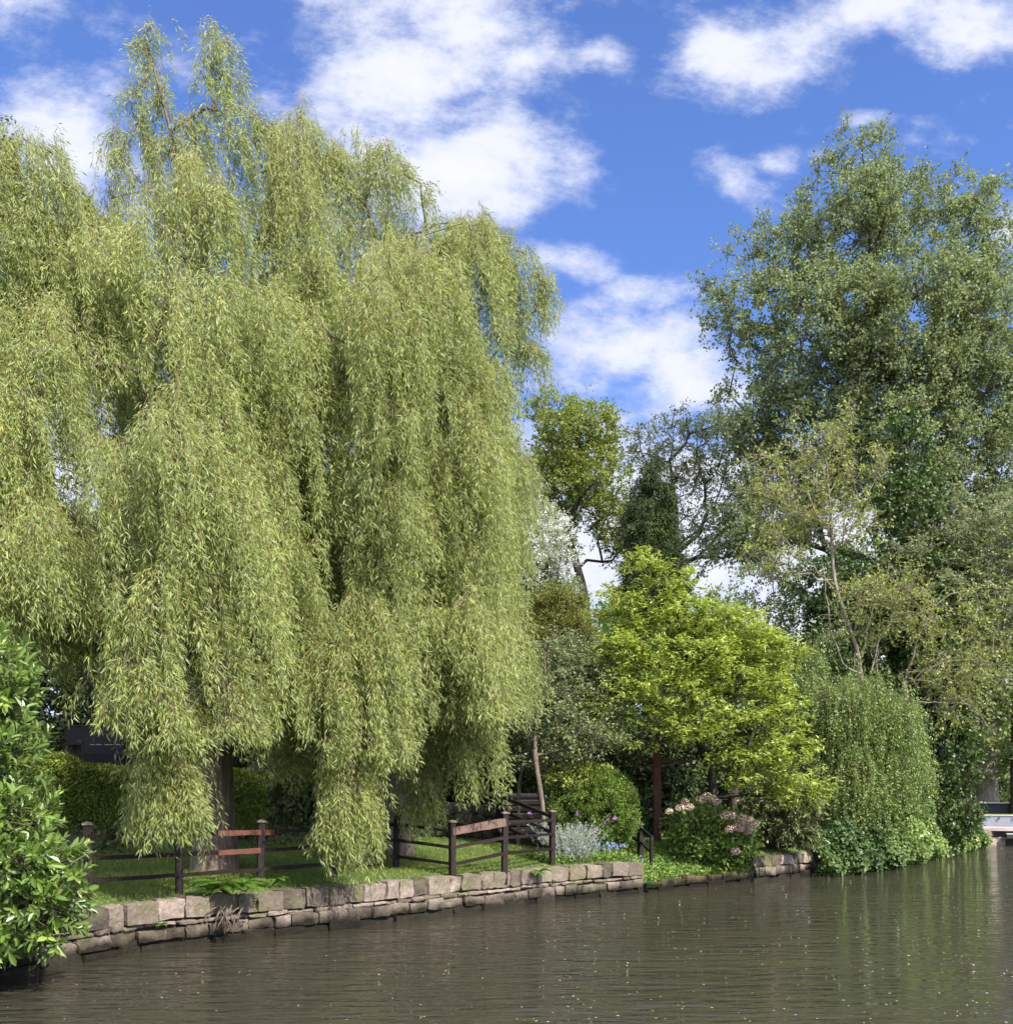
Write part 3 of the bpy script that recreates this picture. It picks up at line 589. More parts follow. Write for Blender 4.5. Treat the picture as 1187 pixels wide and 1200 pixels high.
# weeping birch over the water
weeping('weeping_birch', 'small dome shaped weeping tree with fine green leaves hanging over the ivy', G(1005, 33.2),
    [(1004, 880, 33), (1003, 800, 32.4), (1000, 790, 32)], .14,
    [((1010, 782), 31.5, 54, 1.5, 960, 230), ((985, 800), 31, 44, 1.2, 975, 200), ((1050, 815), 31.8, 32, 1.1, 930, 90), ((950, 760), 32.4, 36, 1.2, 890, 90), ((1060, 850), 32.2, 26, .9, 965, 70)],
    'birch', 'bark_dark', nl=52, ns=5, L=.075, W=.055, Lr=(.5, 2.4), lean=.0, taper=60, sub=5, spr=.2, sw=.05, r0=.006, bf=.1)
# ivy tree (dark)
tree('ivy_clad_tree', 'dark ivy covered tree behind the weeping birch, reaching down to the water', 'tree', G(1085, 37.5), 37.5,
    [(1082, 850, 37.5), (1075, 700, 37.5), (1065, 560, 38), (1062, 490, 38)], .35,
    [(1062, 520, 22, 40, 1, 0), (1065, 600, 40, 60, 1.5, 0), (1080, 700, 55, 70, 2, 0, 1.4), (1095, 790, 50, 60, 2, 0, 1.4), (1000, 720, 50, 60, 1.8, 0), (1105, 880, 34, 60, 1.8, 0, 1.4), (1112, 950, 26, 40, 1.4, 0, 1.3), (1040, 850, 50, 80, 2, .5), (970, 690, 36, 50, 1.6, 1, .7)],
    950, 'ivy', tw=6, tl=(.2, .5), ln=12, L=.13, W=.11, out=.9, up=-.1, droop=.3, nup=.0, spread=.07, inner=.55, bf=.12)
tree('hazel_tree', 'bushy pale green tree leaning out at the right edge below the poplar', 'tree', G(1098, 39.6), 36.5,
    [(1096, 900, 39.4), (1100, 820, 38), (1120, 740, 37)], .13,
    [(1095, 610, 50, 40, 1.6, 1), (1150, 640, 50, 45, 1.8, 0), (1110, 690, 55, 35, 1.7, 0), (1170, 720, 45, 45, 1.8, 0), (1200, 640, 50, 80, 2, 0), (1150, 780, 50, 30, 1.6, 0), (1060, 660, 40, 30, 1.3, 0), (1120, 830, 26, 30, 1.3, 0, .6)],
    520, 'hazel', 'bark_pale', r0=.009, step=.5, tw=6, tl=(.3, .8), ln=9, L=.11, W=.08, out=.3, up=.2, flat=.7, nup=.7, stemr=.009)
tree('scrub_tree', 'sparse twiggy tree with bare pale forking stems above the weeping birch', 'tree', G(1012, 33.8), 32.6,
    [(1010, 800, 33.2), (1009, 772, 33), (992, 728, 32.8), (976, 680, 32.7), (974, 610, 32.6), (968, 540, 32.6)], .065,
    [(965, 540, 34, 40, 1.3, 0), (935, 590, 40, 40, 1.4, 0), (985, 610, 40, 36, 1.4, 0), (910, 650, 40, 36, 1.3, 0), (1010, 560, 36, 36, 1.3, 0), (1045, 690, 40, 28, 1.2, -.3), (1010, 700, 26, 20, 1., -.4), (985, 500, 20, 20, .9, 0), (900, 560, 34, 34, 1.2, .6)],
    240, 'scrub', 'bark_pale', r0=.011, step=.4, jit=.1, tw=6, tl=(.3, .8), ln=6, L=.11, W=.065, out=.2, up=.5, nup=.6, stemr=.008)
st = [o for o in C.objects if o.name.startswith('scrub_tree')][0]
mb = MB()
def limb(pts, r0, r1, k=6):
    q = np.array([P(*p) for p in pts]); n = 14; t = np.linspace(0, len(q) - 1, n); qq = np.stack([np.interp(t, np.arange(len(q)), q[:, j]) for j in range(3)], 1)
    for _ in range(2): qq[1:-1] = (qq[:-2] + 2 * qq[1:-1] + qq[2:]) / 4
    qq[1:-1] += R.normal(0, .025, (n - 2, 3)); mb.tubes(qq, np.linspace(r0, r1, n), k)
limb([(1009, 790, 32.9), (985, 780, 32.7), (974, 745, 32.6), (968, 700, 32.5), (962, 650, 32.6)], .04, .012)
limb([(976, 690, 32.7), (950, 660, 32.5), (925, 640, 32.3), (900, 600, 32.3)], .03, .008)
limb([(1010, 770, 33), (1016, 735, 32.9), (1030, 700, 32.8), (1042, 660, 32.8)], .03, .008)
limb([(1060, 800, 33.5), (1075, 750, 33.4), (1090, 715, 33.3), (1120, 690, 33.2), (1180, 690, 33)], .045, .01)
limb([(1062, 800, 33.5), (1095, 778, 33), (1130, 772, 32.8), (1180, 778, 32.6)], .03, .008)
limb([(1065, 795, 33.4), (1100, 800, 33), (1140, 830, 32.7), (1165, 860, 32.5)], .025, .006)
limb([(1060, 820, 33.3), (1100, 826, 33), (1135, 822, 32.7), (1150, 838, 32.5)], .022, .006)
limb([(1020, 790, 33), (1030, 750, 33), (1050, 715, 33), (1080, 720, 33), (1100, 735, 33)], .03, .01)
limb([(1000, 790, 33), (1002, 750, 33), (1004, 700, 33)], .02, .008)
limb([(1028, 790, 33), (1029, 740, 33), (1036, 690, 33)], .02, .008)
limb([(1022, 770, 33), (1018, 730, 33), (1022, 690, 33)], .018, .008)
limb([(1060, 860, 33), (1062, 830, 33.4), (1060, 800, 33.5)], .08, .07)
A, O = lobes_pts([(1110, 770, 60, 50, 1.3, 0), (1125, 810, 34, 40, 1.2, 0), (1090, 720, 60, 40, 1.3, 0), (1010, 720, 40, 50, 1, 0), (1165, 730, 40, 40, 1, 0)], 150, 33, .1)
l2 = MB(); foliage(l2, mb, A, O, tw=4, tl=(.5, 1.4), ln=9, L=.11, W=.075, out=.4, up=.1, droop=.25, stemr=.008, spread=.03)
l2.build('crown', M['scrub'], st); mb.build('bare_limbs', M['bark_pale'], st)

# dark evergreens behind the lawn, filling the bank
BG = [(-90, 30, 620, 130), (40, 32, 560, 110), (160, 30, 600, 110), (290, 33, 540, 120), (410, 31, 600, 110), (520, 33, 560, 90), (600, 31, 700, 60)]
LB = ['dark evergreen behind the left edge laurel', 'dark evergreen behind the raised timber bed', 'dark evergreen behind the hedge, left of the thick trunk', 'dark evergreen between the two willow trunks', 'dark evergreen behind the right willow trunk', 'dark evergreen above the rockery wall', 'dark evergreen at the head of the stone steps']
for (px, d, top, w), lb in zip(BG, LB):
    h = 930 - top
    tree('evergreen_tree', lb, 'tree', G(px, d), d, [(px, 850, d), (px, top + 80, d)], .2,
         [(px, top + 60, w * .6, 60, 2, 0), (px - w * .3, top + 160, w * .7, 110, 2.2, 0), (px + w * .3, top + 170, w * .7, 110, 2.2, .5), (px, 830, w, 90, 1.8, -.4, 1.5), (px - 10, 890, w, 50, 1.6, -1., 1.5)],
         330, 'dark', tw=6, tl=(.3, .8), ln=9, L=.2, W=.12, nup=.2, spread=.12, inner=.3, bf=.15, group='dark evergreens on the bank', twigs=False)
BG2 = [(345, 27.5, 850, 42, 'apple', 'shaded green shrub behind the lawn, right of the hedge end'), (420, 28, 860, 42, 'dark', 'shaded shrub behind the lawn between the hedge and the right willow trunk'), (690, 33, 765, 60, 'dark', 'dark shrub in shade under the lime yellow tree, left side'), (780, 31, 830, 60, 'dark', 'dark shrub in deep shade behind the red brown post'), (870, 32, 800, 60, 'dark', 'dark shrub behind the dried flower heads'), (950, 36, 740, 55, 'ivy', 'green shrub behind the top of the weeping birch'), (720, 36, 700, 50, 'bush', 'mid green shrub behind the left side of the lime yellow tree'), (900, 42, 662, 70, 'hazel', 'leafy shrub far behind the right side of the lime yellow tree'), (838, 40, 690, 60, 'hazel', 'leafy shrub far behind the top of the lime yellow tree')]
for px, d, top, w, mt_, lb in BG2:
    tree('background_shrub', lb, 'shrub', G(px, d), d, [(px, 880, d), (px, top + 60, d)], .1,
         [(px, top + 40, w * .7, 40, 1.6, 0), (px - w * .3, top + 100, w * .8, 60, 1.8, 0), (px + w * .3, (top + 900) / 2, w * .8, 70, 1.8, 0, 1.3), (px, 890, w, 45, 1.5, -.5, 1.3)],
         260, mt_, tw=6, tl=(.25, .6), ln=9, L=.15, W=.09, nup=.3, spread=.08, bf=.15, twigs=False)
for px, d, top, w, lb in ((1010, 52, 640, 60, 'leafy mass behind the forking pale stems'), (1100, 54, 600, 70, 'leafy mass behind the ivy clad tree'), (1190, 50, 590, 70, 'leafy mass behind the hazel at the right edge')):
    tree('woodland_tree', lb, 'tree', G(px, d), d, [(px, 880, d), (px, top + 60, d)], .25,
         [(px, top + 40, w * .8, 50, 2.5, 0), (px - w * .3, top + 120, w * .8, 70, 2.5, 0), (px + w * .3, (top + 860) / 2, w * .8, 80, 2.5, 0, 1.3), (px, 850, w, 60, 2.5, 0, 1.3)], 300, 'hazel', tw=6, tl=(.4, 1), ln=9, L=.24, W=.16, nup=.3, spread=.12, bf=.15, twigs=False)
# far right background
for px, d, top, w, lb in ((1165, 70, 800, 60, 'bright sunlit shrub beyond the deck at the right edge'), (1250, 66, 780, 80, 'bright sunlit shrub just outside the right edge'), (1110, 72, 830, 50, 'bright sunlit shrub beyond the deck, behind the ivy tree')):
    tree('bright_shrub', lb, 'shrub', G(px, d), d, [(px, 880, d), (px, top + 40, d)], .12,
         [(px, top + 40, w * .8, 44, 2.5, 0), (px, 870, w, 60, 3, 0, 1.5), (px, 920, w, 30, 2.5, -1, 1.2)], 260, 'bright', tw=6, tl=(.4, 1), ln=9, L=.28, W=.16, nup=.5, spread=.15, twigs=False)
ft = thing('leaning_tree', G(1157, 52), 'pale reddish tree trunk wrapped in twigs beside the deck at the right edge', 'tree')
mb = MB(); g = G(1157, 52); q = np.array([g - EZ * .2, P(1157, 915, 52), P(1155, 870, 52), P(1162, 830, 52), P(1165, 760, 52)]); mb.tubes(q, np.array([.7, .5, .5, .42, .25]), 10); mb.build('trunk', M['bark_pale'], ft)
A, O = lobes_pts([(1155, 885, 16, 50, .7, 0), (1168, 790, 40, 50, 2, 0)], 120, 52, .7)
lm = MB(); foliage(lm, None, A, O, tw=5, tl=(.3, .8), ln=8, L=.16, W=.1); lm.build('crown', M['apple'], ft)

# ------------------------------------------------------------------ shrubs near the bank
def shrub(name, label, cat, base, lobes, n, d, leafm, tw=4, stems=True, **kw):
    root = thing(name, base, label, cat); A, O = lobes_pts(lobes, n, d, kw.pop('inner', .6)); A[:, 2] = np.maximum(A[:, 2], zg(A[:, 0], A[:, 1]) * (kw.pop('onland', 0) or 0) + .1)
    lm = MB(); tm = MB(); b = np.asarray(base)
    sel = A[R.permutation(n)[:max(10, n // 6)]]; k = len(sel); mid = (sel + b) / 2 + R.normal(0, .08, (k, 3)); mid[:, 2] = b[2] + (mid[:, 2] - b[2]) * .8
    tm.tubes(np.stack([np.tile(b, (k, 1)) + R.normal(0, .012, (k, 3)) * [1, 1, 0], mid, sel], 1), np.tile([.022, .015, .008], (k, 1)), 5)
    foliage(lm, tm if stems else None, A, O, tw=tw, **kw)
    tm.build('stems', M['bark_dark'], root); lm.build('foliage', M[leafm], root); return root
shrub('round_bush', 'rounded bright green bush of fine foliage beside the handrail posts', 'bush', G(697, 26), [(697, 945, 46, 44, 1.05, 0), (672, 950, 30, 36, .8, -.1), (715, 955, 32, 38, .8, -.1), (690, 925, 34, 24, .7, 0)], 900, 25.2, 'bush', tl=(.08, .22), ln=16, L=.05, W=.026, out=1.2, up=.3, nup=.2, inner=.75, spread=.03, tw=5)
shrub('bay_shrub', 'leafy green shrub draped over the top left of the round bush', 'shrub', G(668, 25.5), [(668, 912, 26, 12, .6, 0), (690, 908, 26, 12, .5, 0)], 110, 25, 'scrub', tl=(.1, .25), ln=9, L=.09, W=.05, out=.6, up=.2, inner=.4)
# laurel in the near left corner
def rosette(lm, tm, A, O, k=12, L=.135, W=.048, st=.26, up=.25, dn=0., bend=.12, stemr=.005, cl=.45, open_=.9):
    n = len(A); D = nrm(nrm(O) * 1.0 + rdir(n) * .55 + EZ * up); s0 = A - D * st; e = A
    if tm is not None: tm.tubes(np.stack([s0 - D * st * .8 - EZ * .05, s0, e], 1), np.tile([stemr * 1.5, stemr, stemr * .6], (n, 1)), 4)
    m = n * k; i = np.repeat(np.arange(n), k); t = np.tile(np.linspace(.1, 1, k), n); ph = np.tile(np.arange(k) * 2.4, n) + R.random(n)[i] * 6.28
    x = nrm(np.cross(D, rdir(n)))[i]; y = np.cross(D[i], x); side = x * np.cos(ph)[:, None] + y * np.sin(ph)[:, None]
    p = s0[i] + (e - s0)[i] * t[:, None]
    sp = (open_ * (1.25 - .75 * t) + R.normal(0, .12, m))[:, None]
    Dl = nrm(D[i] * .75 + side * sp - EZ * dn); Nl = nrm(D[i] * 1.0 - side * .3 + EZ * .5 + R.normal(0, .2, (m, 3)))
    sz = R.uniform(.5, 1.15, m) * np.where(t > .93, .75, 1); young = np.where(t > .8, .25, 0)
    lm.leaves(p, Dl, Nl, L * sz, W * sz, np.clip(cl * R.random(n)[i] + (1 - cl) * R.random(m) * .9 + young, 0, 1), 'f', bend)
def rosette_shrub(name, label, cat, base, lobes, n, d, leafm, inner=.6, nstem=60, **kw):
    root = thing(name, base, label, cat); A, O = lobes_pts(lobes, n, d, inner); A[:, 2] = np.maximum(A[:, 2], .12)
    lm = MB(); tm = MB(); b = np.asarray(base); sel = A[R.permutation(n)[:nstem]]; k = len(sel); mid = b * .45 + sel * .55 + R.normal(0, .1, (k, 3))
    tm.tubes(np.stack([np.tile(b, (k, 1)) + R.normal(0, .1, (k, 3)) * [1, 1, 0], mid, sel], 1), np.tile([.03, .02, .007], (k, 1)), 5)
    rosette(lm, tm, A, O, **kw); tm.build('stems', M['bark'], root); lm.build('foliage', M[leafm], root); return root
rosette_shrub('cherry_laurel', 'glossy broad leaved laurel filling the lower left corner in front of the wall', 'shrub', G(-60, 13.4),
    [(-5, 790, 50, 62, .8, 0), (-10, 870, 62, 60, .9, 0), (10, 950, 60, 60, .9, -.1), (35, 1010, 62, 50, .8, -.2), (55, 1060, 50, 44, .7, -.2), (90, 1020, 26, 16, .35, -.3, .5), (5, 1085, 46, 50, .7, -.3), (-50, 1000, 80, 150, 1.2, 0), (15, 745, 20, 14, .3, 0, .4), (-30, 1120, 44, 30, .5, -.4, .6), (60, 1100, 30, 30, .5, -.2, .8)],
    1250, 12.0, 'laurel', inner=.45, k=11, L=.17, W=.068)
rosette_shrub('rhododendron', 'dark leathery shrub drooping over the wall between golden tree and ivy', 'shrub', G(905, 28.6),
    [(905, 925, 44, 34, 1.1, 0), (940, 945, 32, 40, 1, 0), (880, 950, 26, 26, .8, 0), (925, 975, 30, 20, .8, -.3), (950, 985, 20, 18, .6, -.4)],
    560, 27.6, 'rhodo', inner=.5, k=9, L=.17, W=.06, dn=.5, up=-.1)
# ivy over the wall
def sheet_leaves(lm, p, nrmv, L, W, cl=.4, hang=.6, kind='f', lift=.06):
    n = len(p); D = nrm(rdir(n) * .8 - EZ * hang + nrmv * .3); Nl = nrm(nrmv + rdir(n) * .55)
    sz = R.uniform(.6, 1.25, n); v = np.clip(.5 + .28 * np.sin(p[:, 0] * 2.1 + p[:, 2] * 3) + R.normal(0, .24, n), 0, 1)
    lm.leaves(p + nrmv * R.uniform(0, lift, n)[:, None] * 2, D, Nl, L * sz, W * sz, v, kind, .1)
def ivy_bank(name, label, u0, u1, n, zt, m, base):
    root = thing(name, base, label, 'ivy'); u = R.uniform(u0, u1, n); t = R.random(n)
    w0 = np.interp(u, SU, SW); pr = zt(u)
    # profile: from the water up the wall face, then up and back as a mound
    zz = t * pr; back = np.where(zz < .6, -.12 - .22 * np.sin(zz / .6 * 3.1), -.1 + (zz - .6) * .55) + .18 * np.sin(u * 2.3) + .12 * np.sin(u * 5.1 + zz * 3) - .12
    w = w0 + back + R.normal(0, .07, n); p = np.stack([u * mv[0] + w * nv[0], u * mv[1] + w * nv[1], np.maximum(zz + .03, .03)], 1)
    nn = nrm(np.array([-nv[0], -nv[1], .45])); lm = MB(); sheet_leaves(lm, p, np.tile(nn, (n, 1)), .12, .11)
    tm = MB(); k = 60; uu = R.uniform(u0, u1, k); ww = np.interp(uu, SU, SW) - .02
    bs = np.stack([uu * mv[0] + ww * nv[0], uu * mv[1] + ww * nv[1], np.full(k, .05)], 1); tp_ = bs + np.stack([R.normal(0, .3, k), R.normal(0.1, .2, k), R.uniform(.4, .9, k)], 1)
    tm.tubes(np.stack([bs, (bs + tp_) / 2 + R.normal(0, .05, (k, 3)), tp_], 1), np.tile([.012, .01, .006], (k, 1)), 4)
    tm.build('stems', M['bark_dark'], root); lm.build('foliage', M[m], root); return root
U_a, U_b, U_c = uL(950, 28.3), uL(1030, 31.3), U3
ivy_bank('ivy_mound', 'dark glossy ivy spilling over the wall into the water below the weeping birch', U_a, U_b + 1.2, 9000, lambda u: np.interp(u, [U_a, U_a + 1, U_b], [.9, 1.3, 1.9]), 'ivy', G(990, 29.6))
ivy_bank('ivy_mound', 'lighter green ivy bank trailing to the water nearest the deck', U_b, U_c - 1.6, 13000, lambda u: np.interp(u, [U_b, U_b + 6, U_c], [1.9, 2.2, 1.4]), 'birch', G(1090, 37))

# hedge
def hedge(name, label, a, b, depth, h, n):
    A0, B0 = G(*a), G(*b); root = thing(name, (A0 + B0) / 2, label, 'hedge'); x = nrm((B0 - A0) * [1, 1, 0]); y = np.array([-x[1], x[0], 0]); Ln = np.linalg.norm((B0 - A0)[:2])
    f = R.random(n) < .62; t = R.random(n) * Ln; z = np.where(f, R.random(n) * h, h + R.normal(0, .05, n)); yy = np.where(f, R.normal(0, .05, n), R.random(n) * depth)
    bump = .06 * np.sin(t * 3) + .04 * np.sin(t * 7 + z * 5); g = zg(A0[0] + x[0] * t, A0[1] + x[1] * t)
    p = A0 * [1, 1, 0] + x * t[:, None] + y * (yy - bump)[:, None] + EZ * (g + z + np.where(f, 0, bump))[:, None]
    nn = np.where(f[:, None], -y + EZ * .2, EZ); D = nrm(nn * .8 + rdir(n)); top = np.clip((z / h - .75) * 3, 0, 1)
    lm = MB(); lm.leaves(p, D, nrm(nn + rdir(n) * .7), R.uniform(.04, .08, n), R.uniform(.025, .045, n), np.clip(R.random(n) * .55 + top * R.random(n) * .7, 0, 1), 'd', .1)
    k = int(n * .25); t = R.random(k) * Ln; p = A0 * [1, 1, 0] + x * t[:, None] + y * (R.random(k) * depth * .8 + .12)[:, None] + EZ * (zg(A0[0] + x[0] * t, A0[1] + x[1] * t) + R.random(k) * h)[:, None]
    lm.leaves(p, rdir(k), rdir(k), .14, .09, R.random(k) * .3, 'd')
    tm = MB(); k = 40; t = np.linspace(.1, Ln - .1, k); bs = A0 * [1, 1, 0] + x * t[:, None] + y * depth * .4 + EZ * zg(A0[0] + x[0] * t, A0[1] + x[1] * t)[:, None]; tp_ = bs + EZ * h * .85 + R.normal(0, .15, (k, 3))
    tm.tubes(np.stack([bs, (bs + tp_) / 2, tp_], 1), np.tile([.02, .015, .008], (k, 1)), 5)
    tm.build('stems', M['bark_dark'], root); lm.build('foliage', M['hedge'], root)
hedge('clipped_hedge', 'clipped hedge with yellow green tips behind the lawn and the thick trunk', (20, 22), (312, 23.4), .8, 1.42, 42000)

# raised timber bed behind the hedge
q = P(125, 900, 25.5); tb = thing('raised_bed', (q[0], q[1], float(zg(q[0], q[1]))), 'black timber raised bed on brick blocks, filled with gravel, behind the hedge', 'planter')
x0, x1 = P(96, 0, 25)[0], P(146, 0, 25)[0]; zt = P(0, 873, 25)[2]; zb0 = P(0, 897, 25)[2]
for k in range(2):
    mb = MB(); hh = (zt - zb0) / 2; zc_ = zb0 + hh * (k + .5)
    mb.box([(x0 + x1) / 2, 25, zc_], np.eye(3), [(x1 - x0) / 2, .05, hh / 2 - .006]); mb.box([x0 + .05, 25.75, zc_], np.eye(3), [.05, .69, hh / 2 - .006]); mb.box([x1 - .05, 25.75, zc_], np.eye(3), [.05, .69, hh / 2 - .006])
    mb.build('side_board', M['blackwood'], tb)
mb = MB(); mb.box([(x0 + x1) / 2, 25.7, zt - .06], np.eye(3), [(x1 - x0) / 2 - .1, .64, .03])
for _ in range(260): stone(mb, [R.uniform(x0 + .13, x1 - .13), R.uniform(25.1, 26.2), zt - .02], nrm(R.normal(0, 1, (3, 3))), R.uniform(.015, .035, 3), .003, 4)
mb.build('gravel_fill', M['paving'], tb)
mb = MB()
for i in range(5): stone(mb, [x0 + .12 + (x1 - x0 - .24) * i / 4, 25.02, zb0 - .17], np.eye(3), [.14, .09, .165], .008)
mb.box([(x0 + x1) / 2, 25.8, zb0 - .6], np.eye(3), [(x1 - x0) / 2 + .3, .9, .42]); mb.build('base', M['rock_dark'], tb)
# second, higher bed behind
q = P(140, 860, 27.5); t2 = thing('raised_bed', (q[0], 27.6, float(zg(q[0], 27.6))), 'dark timber terrace edge higher up behind the gravel filled bed', 'planter')
mb = MB(); zz0 = P(0, 851, 27)[2]; mb.box([P(118, 0, 27)[0], 27.2, zz0 - .25], np.eye(3), [1.0, .06, .25]); mb.build('side_board', M['blackwood'], t2)
mb = MB(); mb.box([P(118, 0, 27)[0], 27.2, zz0 + .015], np.eye(3), [1.03, .08, .012]); mb.build('edge_board', M['bark_dark'], t2)
mb = MB(); mb.box([P(118, 0, 27)[0], 27.9, zz0 - .7], np.eye(3), [1.0, .62, .62]); mb.build('soil_fill', M['soil'], t2)

# steps and rockery
sr = thing('stone_steps', G(612, 26), 'flight of worn stone steps climbing behind the sloping handrail', 'steps')
for i in range(6):
    c = P(612 - i * 1.5, 0, 26 + .45 * i); zt_ = 1.42 + .175 * i; mb = MB()
    stone(mb, [c[0], 26 + .45 * i + .25, zt_ - .07], [nrm([1, .05, 0]), nrm([-.05, 1, 0]), [0, 0, 1]], [.62, .3, .07], .006); mb.build('tread', M['step'], sr)
    mb = MB(); mb.box([c[0], 26 + .45 * i + .3, zt_ - .5], np.eye(3), [.57, .25, .36]); mb.build('riser', M['rock_dark'], sr)
rw = thing('rockery_wall', G(535, 26), 'dark rough stone retaining wall behind the lawn, left of the steps', 'wall'); mb = MB()
for px in np.arange(440, 592, 11):
    for k in range(3):
        c = G(px + R.normal(0, 2), 27.0); stone(mb, c + [0, .12 * k, .15 + .3 * k], [nrm([1, R.normal(0, .1), R.normal(0, .12)]), [0, 1, 0], [0, 0, 1]], [R.uniform(.12, .2), .2, R.uniform(.12, .17)], .02, 5)
mb.build('stones', M['rock_dark'], rw)
rs = thing('stone_slab', G(470, 26), 'tilted flat dark slab leaning against the rockery wall', 'slab'); rs.name = 'stone_slab'
mb = MB(); stone(mb, P(552, 962, 26.5), [nrm([1, 0, -.35]), [0, 1, 0], nrm([.35, 0, 1])], [.42, .1, .17], .01, 8); mb.build('slab', M['rock_dark'], rs)
# red brown timber post with cross beam
g = G(770, 27.8); pg = thing('timber_post', g, 'red brown upright timber with a cross beam in the shade under the lime yellow tree', 'post')
mb = MB(); t_ = P(770, 862, 27.8)[2]; mb.beam(g - EZ * .2, [g[0], g[1], t_], .19, .19); mb.build('upright', M['redpost'], pg)
mb = MB(); z_ = P(0, 893, 29)[2]; mb.beam([g[0] - .5, g[1] + .2, z_], [g[0] + 1.0, g[1] + .2, z_ - .03], .06, .08); mb.build('cross_beam', M['redpost'], pg)

# ------------------------------------------------------------------ flowers and small plants
hy = shrub('hydrangea', 'hydrangea carrying dried tan flower heads beside the low kerb', 'shrub', G(835, 26.9), [(815, 960, 30, 22, .8, 0), (850, 975, 36, 24, .8, -.2), (835, 995, 40, 18, .7, -.4), (805, 985, 24, 20, .6, 0), (872, 985, 16, 20, .5, -.1)], 330, 26.5, 'cover', tl=(.12, .35), ln=7, L=.12, W=.08, inner=.2, out=.4, up=.5, tw=3, nup=.8)
for (px, py) in [(803, 940), (797, 947), (821, 937), (828, 933), (834, 936), (840, 940), (808, 946), (784, 951), (863, 939), (857, 956), (850, 956), (870, 958), (877, 960), (873, 968), (866, 966), (860, 928), (880, 971), (876, 975), (868, 972), (855, 972), (872, 963), (862, 970), (862, 998), (884, 966)]:
    c = P(px, py, 25.25 + R.normal(0, .1)); mb = MB(); n = 130; u = rdir(n); rr_ = R.uniform(.10, .14)
    mb.leaves(c + u * rr_ * [1, 1, .75], nrm(np.cross(u, rdir(n))), u + R.normal(0, .2, (n, 3)), .035, .032, R.random(n), 'd')
    mb.tubes(np.stack([c - EZ * .02, c * .6 + .4 * np.array(hy.location) + [0, 0, .1], (np.array(hy.location) + c) / 2 - EZ * .25])[None], np.array([[.003, .004, .005]]), 4)
    mb.build('flower_head', M['bloom_dry'], hy)
def tuft(name, label, cat, base, n, h, r, m, w=.012, lean=.5, parts=None, leafy=0, Lf=.05, Wf=.02):
    root = thing(name, base, label, cat); b = np.asarray(base); mb = MB()
    o = R.normal(0, r, (n, 2)); hh = h * R.uniform(.6, 1.1, n); d = o * lean / max(r, .01) * .3
    p0 = b + np.column_stack([o, np.zeros(n)]); p2 = p0 + np.column_stack([d * hh[:, None] * 2, hh]); p1 = (p0 + p2) / 2 + EZ * .1 * hh[:, None] - np.column_stack([d, 0 * hh]) * .2 * hh[:, None]
    mb.tubes(np.stack([p0, p1, p2], 1), np.tile([w / 2, w / 2, w / 5], (n, 1)), 3, R.random())
    if leafy:
        i = np.repeat(np.arange(n), leafy); t = R.random(len(i))[:, None]; p = p0[i] * (1 - t) ** 2 + 2 * t * (1 - t) * p1[i] + t * t * p2[i]
        mb.leaves(p, nrm(rdir(len(i)) + EZ * .5), rdir(len(i)) + EZ * .5, Lf, Wf, R.random(len(i)))
    mb.build('stems', M[m], root)
    if parts:
        nm, mm, cnt, Lp, sp = parts; 
        for j in range(min(n, cnt)):
            f = MB(); u = rdir(12); f.leaves(p2[j] + EZ * .01 + u * .004, u * [1, 1, 1.5], rdir(12), Lp * 1.1, Lp * .9, R.random(12)); f.build(nm, M[mm], root)
    return root
tuft('silver_shrub', 'silvery grey leaved sub-shrub beside the corner fence post', 'shrub', G(668, 23.2), 170, .80, .22, 'silver', leafy=30, Lf=.07, Wf=.016)
tuft('purple_flower', 'purple flowering plant in front of the round bush, above the silver shrub', 'flower', G(672, 24.4), 40, 1.0, .3, 'cover', parts=('flower', 'purple', 16, .05, .035), leafy=18, Lf=.09, Wf=.02)
for k, (px, d, lb) in enumerate(((704, 24, 'pale blue bluebells leftmost under the round bush'), (716, 24.2, 'pale blue bluebells in the thickest clump under the round bush'), (735, 24.2, 'pale blue bluebells nearest the short black handrail'), (672, 23.1, 'pale blue flowers at the foot of the silver shrub'))):
    tuft('bluebell_clump', lb, 'flowers', G(px, d), 26, .30, .13, 'cover', parts=('flower', 'bluebell', 14, .04, .022), leafy=5, Lf=.12, Wf=.012)
def fern(base, n, Lf, label, up=.7, out=(0, -1), name='fern', m='fern', pw=.22):
    root = thing(name, base, label, 'fern'); b = np.asarray(base); mb = MB()
    for i in range(n):
        a = R.uniform(-1.5, 1.5); o2 = np.array(out, float); ca_, sa = math.cos(a), math.sin(a); o = np.array([o2[0] * ca_ - o2[1] * sa, o2[0] * sa + o2[1] * ca_, 0])
        K = 26; t = np.linspace(0, 1, K)[:, None]; l = Lf * R.uniform(.6, 1.1); q = b + o * l * t * .85 + EZ * l * (up * t - (up * .75 + R.uniform(0, .35)) * t ** 2)
        mb.tubes(q, np.linspace(.006, .002, K), 3, .3); T = nrm(np.gradient(q, axis=0)); S = nrm(np.cross(T, EZ)); pl_ = (l * pw * np.sin(np.clip(t[:, 0] * 1.05 + .08, 0, 1) * math.pi) ** .8)
        for sg in (-1, 1): mb.leaves(q, nrm(S * sg + T * .35 - EZ * .15), np.cross(S, T), pl_, l * .035, R.random() * .5 + R.random(K) * .5)
    mb.build('fronds', M[m], root); return root
f1 = fern(G(268, 15.8, .05), 34, .85, 'large green fern on the wall top above hanging reddish roots', up=1.0, pw=.27)
mb = MB(); g = G(268, 15.55); k = 24; b_ = np.array([g[0], g[1] - .02, .55]) + R.normal(0, .06, (k, 3)) * [1.5, .3, .5]; e_ = b_ + np.column_stack([R.normal(0, .16, k), R.uniform(-.18, -.03, k), -R.uniform(.2, .42, k)])
